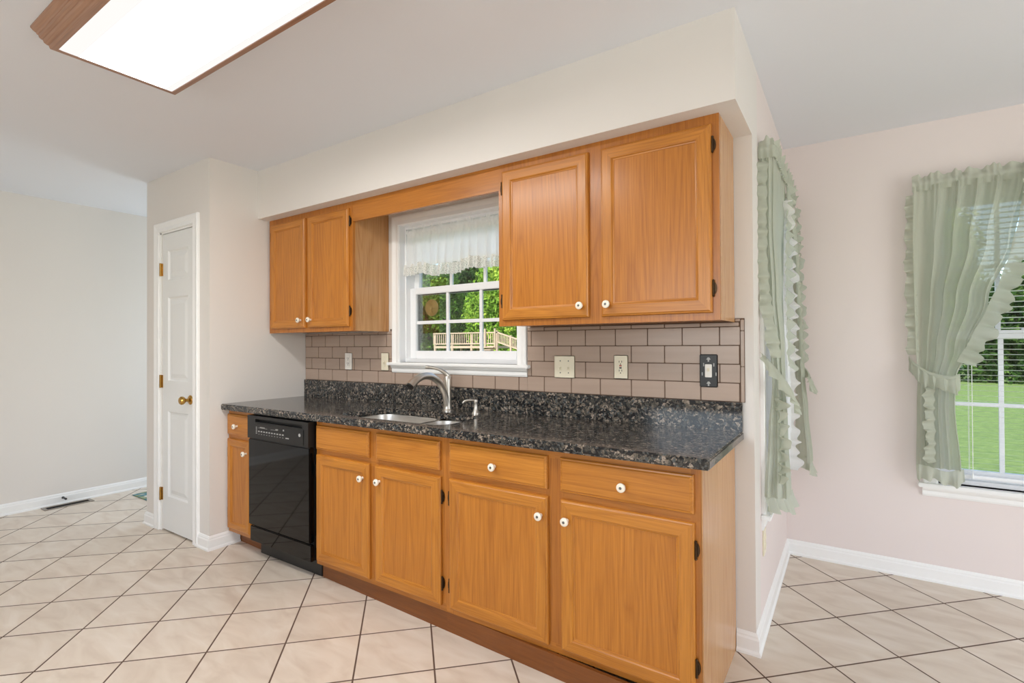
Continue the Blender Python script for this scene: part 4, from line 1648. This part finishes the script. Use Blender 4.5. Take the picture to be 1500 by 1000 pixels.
# side window, near half
curtain('priscilla_curtain', 'sage green ruffled curtain tied back beside the wall end next to the cabinets', MS,
        [(2.120, 0.158, 0.006, 0.640, 0.060, 0.007), (1.80, 0.160, 0.010, 0.540, 0.056, 0.009), (1.50, 0.172, 0.024, 0.400, 0.066, 0.011), (1.25, 0.185, 0.040, 0.320, 0.080, 0.012),
         (1.10, 0.190, 0.045, 0.280, 0.084, 0.011), (0.90, 0.182, 0.030, 0.300, 0.090, 0.013), (0.61, 0.165, 0.014, 0.330, 0.100, 0.014)],
        4.0, [(0.155, 0.002), (0.158, 0.064), (0.660, 0.064)], 0.42, 2.133,
        [(0.620, 0.078, 2.10), (0.540, 0.076, 1.85), (0.440, 0.080, 1.60), (0.360, 0.090, 1.40), (0.290, 0.100, 1.18)],
        [(0.155, 0.026, 2.08), (0.152, 0.022, 1.85), (0.154, 0.024, 1.62), (0.164, 0.042, 1.42), (0.172, 0.074, 1.22)],
        [(0.192, 0.052, 1.05), (0.196, 0.062, 0.92), (0.196, 0.064, 0.80), (0.190, 0.050, 0.68)],
        [(0.158, 0.012, 0.612), (0.185, 0.060, 0.606), (0.250, 0.094, 0.596), (0.330, 0.105, 0.610)],
        [(0.128, 0.003, 1.235), (0.128, 0.032, 1.205), (0.138, 0.080, 1.140), (0.180, 0.112, 1.080), (0.255, 0.114, 1.045)],
        None, (0.05, 0.3, 0.55), 'ruffled sage green curtains of the nook', 21, outer_dir=(-0.35, -0.75, 0), outer_n=(-0.75, 0.35, 0))
# side window, far half
MSF = lambda v: Vector((v.y, 1.255 - v.x, v.z))
curtain('priscilla_curtain', 'sage green ruffled curtain half hidden in the corner of the nook', MSF,
        [(2.120, 0.158, 0.010, 0.520, 0.062, 0.007), (1.80, 0.155, 0.020, 0.420, 0.088, 0.010), (1.50, 0.150, 0.030, 0.330, 0.096, 0.012), (1.25, 0.145, 0.050, 0.270, 0.102, 0.012),
         (1.10, 0.140, 0.060, 0.240, 0.106, 0.012), (0.90, 0.130, 0.060, 0.250, 0.120, 0.014), (0.61, 0.110, 0.050, 0.270, 0.140, 0.016)],
        4.0, [(0.155, 0.002), (0.158, 0.066), (0.600, 0.066)], 0.35, 2.133,
        [(0.500, 0.085, 2.06), (0.430, 0.100, 1.85), (0.350, 0.106, 1.60), (0.300, 0.112, 1.40), (0.255, 0.114, 1.18)],
        [(0.160, 0.080, 2.08), (0.158, 0.088, 1.85), (0.154, 0.094, 1.55), (0.150, 0.100, 1.22)],
        None,
        [(0.110, 0.060, 0.612), (0.130, 0.130, 0.606), (0.200, 0.142, 0.600), (0.270, 0.140, 0.610)],
        [(0.112, 0.010, 1.200), (0.118, 0.080, 1.160), (0.150, 0.122, 1.110), (0.200, 0.132, 1.080), (0.262, 0.124, 1.080)],
        None, (0.08, 1.0, 0.55), 'ruffled sage green curtains of the nook', 31, outer_dir=(-1.0, -0.2, 0), outer_n=(-0.2, 0.5, 0))
# white sheer behind the side window curtains
r = empty('sheer_curtain', (0.05, 0.62, 0.6), 'white lace-edged sheer curtain showing between the two side window curtains', 'curtain')
bm = BM()
cloth_panel(bm, [(2.10, 0.56, 0.035, 1.06, 0.035, 0.007), (1.50, 0.66, 0.040, 1.05, 0.04, 0.008), (1.10, 0.78, 0.05, 1.04, 0.05, 0.008), (0.64, 0.72, 0.055, 1.04, 0.045, 0.010)], 6, MS, seed=5)
obj('drape', bm, SHEER, r, smooth=True)
bm = BM()
ruffle(bm, [(0.56, 0.045, 2.00), (0.62, 0.055, 1.70), (0.68, 0.056, 1.45), (0.86, 0.040, 1.18), (0.90, 0.036, 0.90), (0.74, 0.062, 0.62)], (-0.3, 1.0, 0), (1.0, 0.4, 0), 0.052, MS, 30, 0.014, 8)
obj('lace_ruffle', bm, SHEER, r, smooth=True)
# curtain rods
for nm, lab, a0, a1, mp, dd in (('curtain_rod', 'white curtain rod inside the heading of the back window curtains', 0.635, 1.555, MB, 0.066), ('curtain_rod', 'white curtain rod inside the heading of the side window curtains', 0.180, 1.080, MS, 0.058)):
    bm = BM()
    pts = [mp(Vector(q)) for q in ((a0, 0.001, 2.129), (a0, dd - 0.01, 2.129), (a0 + 0.012, dd, 2.129), (a1 - 0.012, dd, 2.129), (a1, dd - 0.01, 2.129), (a1, 0.001, 2.129))]
    tube(bm, pts, 0.005, 8)
    tag(obj(nm, bm, VINYL), lab, 'curtain rod')

# white valance in the kitchen window
r = empty('window_valance', (-1.611, 0.035, 1.74), 'short white gathered valance with lace hem in the window over the sink', 'curtain')
MK = lambda v: Vector((v.x, 0.048 - v.y, v.z))
bm = BM()
cloth_panel(bm, [(2.005, -2.036, 0.0, -1.184, 0.0, 0.006), (1.90, -2.040, 0.006, -1.180, 0.006, 0.013), (1.785, -2.042, 0.008, -1.178, 0.008, 0.016)], 13, MK, nu=240, nv=24, seed=3)
obj('drape', bm, SHEER, r, smooth=True)
bm = BM()
header(bm, [(-2.038, -0.004), (-1.182, -0.004)], 2.008, MK, 0.026, 4, 0.008)
obj('heading', bm, SHEER, r, smooth=True)
bm = BM()
rnd = random.Random(4)
n = 300
rows = []
for i in range(n + 1):
    u = i / n
    a = -2.044 + 0.868 * u
    w = math.sin(u * 15 * 6.283 + 1.0)
    w2 = math.sin(u * 43 * 6.283)
    lift = 0.012 * math.sin(u * 11 + 0.5) - 0.006 * math.sin(u * 29)
    scal = 0.008 * abs(math.sin(u * 30 * 3.1416))
    rows.append([bm.verts.new(MK(Vector((a, 0.008 + k * (0.012 * w + 0.007 * w2) + off, z)))) for k, off, z in
                 ((1, 0.0, 1.792 + lift), (1.1, 0.002, 1.775 + lift), (1.2, 0.004, 1.755 + lift), (1.35, 0.006, 1.728 + lift - scal))])
for A, B in zip(rows, rows[1:]):
    for i in range(3):
        bm.faces.new((A[i], A[i + 1], B[i + 1], B[i]))
obj('lace_hem', bm, LACE, r, smooth=True)
bm = BM()
tube(bm, [(-2.0555, 0.048, 2.004), (-1.1665, 0.048, 2.004)], 0.004, 8)
obj('rod', bm, VINYL, r)

# mini blind in the back window
r = empty('mini_blind', (1.095, YN + 0.03, 0.56), 'white horizontal mini blind with open slats in the back window', 'blind')
bx0, bx1 = BWN[0] + 0.016, BWN[1] - 0.016
yb = YN + 0.024
bm = BM()
box(bm, bx0, yb - 0.014, 2.058, bx1, yb + 0.014, 2.086, bev=0.002)
obj('headrail', bm, VINYL, r)
bm = BM()
z = 0.600
while z < 2.045:
    pr = [(-0.0125, 0.0018), (-0.004, 0.0009), (0.004, -0.0003), (0.0125, -0.0018)]
    A = [bm.verts.new((bx0, yb + a, z + b)) for a, b in pr]
    B = [bm.verts.new((bx1, yb + a, z + b)) for a, b in pr]
    for i in range(3):
        bm.faces.new((A[i], A[i + 1], B[i + 1], B[i]))
    z += 0.0270
obj('slats', bm, VINYL, r)
bm = BM()
box(bm, bx0, yb - 0.012, 0.572, bx1, yb + 0.012, 0.588, bev=0.003)
obj('bottom_rail', bm, VINYL, r)
for cx in (bx0 + 0.12, (bx0 + bx1) / 2, bx1 - 0.12):
    bm = BM()
    for dy in (-0.0125, 0.0125):
        tube(bm, [(cx, yb + dy, 0.585), (cx, yb + dy, 2.06)], 0.0008, 5)
    obj('ladder_cord', bm, VINYL, r)
bm = BM()
tube(bm, [(0.862, yb - 0.020, 2.06), (0.862, yb - 0.022, 0.60)], 0.0016, 6)
lathe(bm, [(0, 0.03), (0.003, 0.028), (0.006, 0.004), (0.005, 0), (0, 0)], (0.862, yb - 0.022, 0.572), (0, 0, 1), 10)
obj('pull_cord', bm, VINYL, r)

# ------------------------------------------------------------------ small floor things
r = empty('floor_register', (-4.985, -0.85, 0), 'flat metal floor register at the foot of the left wall baseboard', 'vent')
bm = BM()
X0, X1, Y0, Y1 = -5.036, -4.930, -1.005, -0.690
for a, A, b, B in ((X0, X1, Y0, Y0 + 0.022), (X0, X1, Y1 - 0.022, Y1), (X0, X0 + 0.020, Y0 + 0.022, Y1 - 0.022), (X1 - 0.020, X1, Y0 + 0.022, Y1 - 0.022)):
    box(bm, a, b, 0.0, A, B, 0.005)
obj('frame', bm, REGISTER, r)
bm = BM()
box(bm, X0 + 0.02, Y0 + 0.022, 0.0005, X1 - 0.02, Y1 - 0.022, 0.0015)
obj('duct_opening', bm, DARKGAP, r)
bm = BM()
for k in range(3):
    x = X0 + 0.034 + k * 0.017
    box(bm, x, Y0 + 0.022, 0.0015, x + 0.003, Y1 - 0.022, 0.0042)
obj('louver', bm, DARKGAP, r)
r = empty('door_stop', (LEFT + 0.013, -0.862, 0.052), 'small dark spring door stop screwed to the left baseboard', 'door stop')
bm = BM()
lathe(bm, [(0, 0), (0.010, 0), (0.009, 0.004), (0, 0.005)], (LEFT + 0.013, -0.862, 0.052), (1, 0, 0), 12)
obj('base', bm, BLACKP, r)
bm = BM()
tube(bm, [(LEFT + 0.016 + i * 0.0006, -0.862 + 0.0055 * math.cos(i * 0.9), 0.052 + 0.0055 * math.sin(i * 0.9)) for i in range(90)], 0.0014, 6)
obj('spring', bm, SCREW, r)
bm = BM()
lathe(bm, [(0, 0), (0.008, 0), (0.008, 0.012), (0.006, 0.016), (0, 0.017)], (LEFT + 0.070, -0.862, 0.052), (1, 0, 0), 12)
obj('rubber_tip', bm, BLACKP, r)
bm = BM()
box(bm, -4.86, -0.452, 0.0, -4.30, 0.50, 0.006, bev=0.002)
tag(obj('rug', bm, RUG), 'blue and green leaf patterned rug peeking out behind the pantry corner', 'rug')

# ------------------------------------------------------------------ outdoors
bm = BM()
box(bm, -120, -60, -0.75, 120, 120, -0.5)
tag(obj('lawn', bm, GRASS), kind='structure')

dk = empty('deck', (-22, 26.5, -0.5), 'distant raised wooden deck with picket railing seen through the window over the sink', 'deck')
DKX0, DKX1, DKY = -24.5, -18.9, 25.0
bm = BM()
box(bm, DKX0, DKY, 1.10, DKX1, DKY + 3.2, 1.26)
obj('platform', bm, DECKW, dk)
bm = BM()
for a, A, y in ((DKX0, DKX1, DKY),):
    box(bm, a, y - 0.06, 2.10, A, y + 0.06, 2.18)
    box(bm, a, y - 0.03, 1.36, A, y + 0.03, 1.45)
obj('handrail', bm, DECKW, dk)
bm = BM()
n = 30
for i in range(n + 1):
    x = DKX0 + (DKX1 - DKX0) * i / n
    box(bm, x - 0.025, DKY - 0.02, 1.36, x + 0.025, DKY + 0.02, 2.12)
obj('picket_row', bm, DECKW, dk)
for x in (DKX0 + 0.1, DKX0 + 1.7, DKX0 + 3.4, DKX1 - 0.1):
    for y, zt in ((DKY + 0.06, 2.16), (DKY + 3.0, 1.2)):
        bm = BM()
        box(bm, x - 0.07, y - 0.07, -0.5, x + 0.07, y + 0.07, zt)
        obj('post', bm, DECKW, dk)
bm = BM()
for k in range(10):
    z = 1.14 - k * 0.165
    box(bm, -19.45 - 0.40, DKY - 0.3 - k * 0.28, z, -19.45 + 0.40, DKY - k * 0.28, z + 0.05)
    box(bm, -19.45 - 0.40, DKY - 0.02 - k * 0.28, z - 0.12, -19.45 + 0.40, DKY - k * 0.28, z)
for px in (-19.85, -19.05):
    box(bm, px - 0.05, DKY - 0.14, 1.1, px + 0.05, DKY - 0.05, 2.40)
obj('staircase', bm, DECKW, dk)
bm = BM()
rs = Vector((-18.95, DKY, 2.10))
re = Vector((-16.9, DKY + 0.2, 1.45))
for t0 in (0, -0.62):
    for i in range(16):
        a = rs.lerp(re, i / 16)
        b = rs.lerp(re, (i + 1) / 16)
        vs = [bm.verts.new(p + Vector((0, dy, dz + t0))) for p in (a, b) for dy, dz in ((-0.04, 0), (0.04, 0), (0.04, 0.09), (-0.04, 0.09))]
        for q in ((0, 1, 2, 3), (4, 5, 6, 7), (0, 1, 5, 4), (1, 2, 6, 5), (2, 3, 7, 6), (3, 0, 4, 7)):
            bm.faces.new([vs[k] for k in q])
for i in range(19):
    p_ = rs.lerp(re, i / 18)
    box(bm, p_.x - 0.025, p_.y - 0.02, p_.z - 0.62, p_.x + 0.025, p_.y + 0.02, p_.z + 0.05)
for i in (0, 9, 18):
    p_ = rs.lerp(re, i / 18)
    box(bm, p_.x - 0.06, p_.y - 0.06, -0.5, p_.x + 0.06, p_.y + 0.06, p_.z + 0.16)
obj('ramp_railing', bm, DECKW, dk)


def leaf_mesh(name, n, rx, rz, leaf, mat, seed, blobs=14):
    rnd = random.Random(seed)
    cs = []
    for _ in range(blobs):
        a, b = rnd.uniform(0, 6.283), rnd.uniform(-1, 1)
        rr = rnd.uniform(0.35, 0.85)
        cs.append((Vector((math.cos(a) * rx * rr * math.sqrt(1 - b * b), math.sin(a) * rx * rr * math.sqrt(1 - b * b), b * rz * rr)), rnd.uniform(0.30, 0.55)))
    verts, faces = [], []
    for _ in range(n):
        c, s = rnd.choice(cs)
        v = Vector((rnd.gauss(0, 1), rnd.gauss(0, 1), rnd.gauss(0, 1)))
        v.normalize()
        v *= rnd.random() ** 0.4
        p = c + Vector((v.x * rx * s, v.y * rx * s, v.z * rz * s))
        t = Vector((rnd.gauss(0, 1), rnd.gauss(0, 1), rnd.gauss(0, 0.7))).normalized()
        u = t.orthogonal().normalized()
        u.rotate(Matrix.Rotation(rnd.uniform(0, 6.283), 3, t))
        w = t.cross(u)
        L = leaf * rnd.uniform(0.6, 1.3)
        k = len(verts)
        verts += [p - u * L, p + w * L * 0.5 + t * L * 0.15, p + u * L, p - w * L * 0.5 + t * L * 0.15]
        faces.append((k, k + 1, k + 2, k + 3))
    me = bpy.data.meshes.new(name)
    me.from_pydata([tuple(v) for v in verts], [], faces)
    me.materials.append(mat)
    return me


def trunk_mesh(h, r, seed):
    rnd = random.Random(seed)
    bm = BM()
    pts = [(rnd.uniform(-0.1, 0.1) * i, rnd.uniform(-0.1, 0.1) * i, h * i / 5) for i in range(6)]
    tube(bm, catmull(pts, 4), [r * (1 - 0.7 * i / 20) for i in range(21)], 10)
    for k in range(5):
        a = rnd.uniform(0, 6.283)
        z0 = h * rnd.uniform(0.4, 0.8)
        tube(bm, catmull([(0, 0, z0), (math.cos(a) * h * 0.12, math.sin(a) * h * 0.12, z0 + h * 0.12), (math.cos(a) * h * 0.26, math.sin(a) * h * 0.26, z0 + h * 0.3)], 4), [r * 0.4 * (1 - 0.8 * i / 8) for i in range(9)], 6)
    me = bpy.data.meshes.new('trunk')
    bm.to_mesh(me)
    bm.free()
    me.materials.append(BARK)
    return me


CROWNS = {'a': leaf_mesh('crown', 30000, 3.5, 5.4, 0.20, LEAF_A, 1, 26), 'b': leaf_mesh('crown', 28000, 3.4, 5.2, 0.20, LEAF_B, 2, 26), 'c': leaf_mesh('crown', 30000, 3.5, 5.0, 0.20, LEAF_C, 3, 26)}
TRUNK = trunk_mesh(6.0, 0.24, 4)


def tree(x, y, kind, s, zc, rot, label, group):
    r = empty('tree', (x, y, -0.5), label, 'tree', group)
    c = bpy.data.objects.new('crown', CROWNS[kind])
    COL.objects.link(c)
    c.parent = r
    c.location = (0, 0, zc)
    c.scale = (s, s, s)
    c.rotation_euler = (0, 0, rot)
    t = bpy.data.objects.new('trunk', TRUNK)
    COL.objects.link(t)
    t.parent = r
    t.scale = (s, s, max(0.5, zc / 5.2))
    t.rotation_euler = (0, 0, rot * 1.7)
    return r


GR1, GR2 = 'trees seen through the window over the sink', 'trees seen through the back window'
for x, y, kd, s, zc, rot, lab in (
        (-42.2, 33.5, 'c', 0.92, 5.2, 2.3, 'dark tree left of the view through the sink window'),
        (-32.8, 33.5, 'a', 0.96, 4.6, 1.2, 'mid green tree rising behind the left half of the distant deck'),
        (-23.9, 33.5, 'b', 0.96, 4.6, 0.8, 'bright yellow-green tree rising behind the right half of the distant deck'),
        (-15.0, 33.5, 'a', 0.88, 5.2, 1.9, 'mid green tree right of the distant deck stairs'),
        (-51.0, 47.0, 'a', 1.30, 6.0, 4.4, 'tall mid green tree in the back row, left of the deck'),
        (-37.5, 47.0, 'c', 1.35, 6.0, 5.2, 'tall dark green tree in the back row behind the deck'),
        (-24.0, 47.0, 'b', 1.30, 6.0, 0.1, 'tall bright green tree in the back row, right of the deck')):
    tree(x, y, kd, s, zc, rot, lab, GR1)
for x, y, kd, s, zc, rot, lab in (
        (0.4, 29.5, 'c', 0.66, 2.2, 0.4, 'low dark tree mostly behind the sage curtain of the back window'),
        (7.2, 29.5, 'c', 0.72, 2.0, 1.7, 'low dark tree along the lawn edge behind the window blind'),
        (14.4, 29.5, 'c', 0.72, 2.0, 2.9, 'low dark tree beyond the lawn at the picture edge'),
        (3.4, 40.5, 'b', 1.10, 6.0, 0.9, 'tall yellow-green tree behind the low dark trees in the back window'),
        (13.8, 40.5, 'a', 1.12, 6.2, 2.0, 'tall mid green tree behind the low dark trees in the back window')):
    tree(x, y, kd, s, zc, rot, lab, GR2)
for x, y, kd, s, zc, rot, lab in ((-16.0, 3.0, 'a', 1.0, 4.5, 0.5, 'mid green tree outside the side window of the nook'),):
    tree(x, y, kd, s, zc, rot, lab, 'trees outside the side window')

DCX, DCY, DCZ = -1.886, 0.1005, 1.5225
r = empty('window_disc', (DCX, DCY, DCZ), 'round tan disc with spiral rings stuck outside the lower sash over the sink', 'ornament')
bm = BM()
prof = [(0, 0.008)]
for k in range(9):
    rr = 0.005 + k * 0.0056
    prof += [(rr, 0.0085), (rr + 0.0028, 0.0125)]
prof += [(0.054, 0.008), (0.052, 0.003), (0, 0.002)]
lathe(bm, [(a_, 0.016 - h_) for a_, h_ in prof], (DCX, DCY, DCZ), (0, 1, 0), 36)
obj('disc', bm, WICKER, r)
bm = BM()
lathe(bm, [(0.011, 0.0), (0.009, 0.004), (0.005, 0.006), (0, 0.006)], (DCX, DCY - 0.0003, DCZ), (0, 1, 0), 14)
obj('suction_cup', bm, WICKER, r)
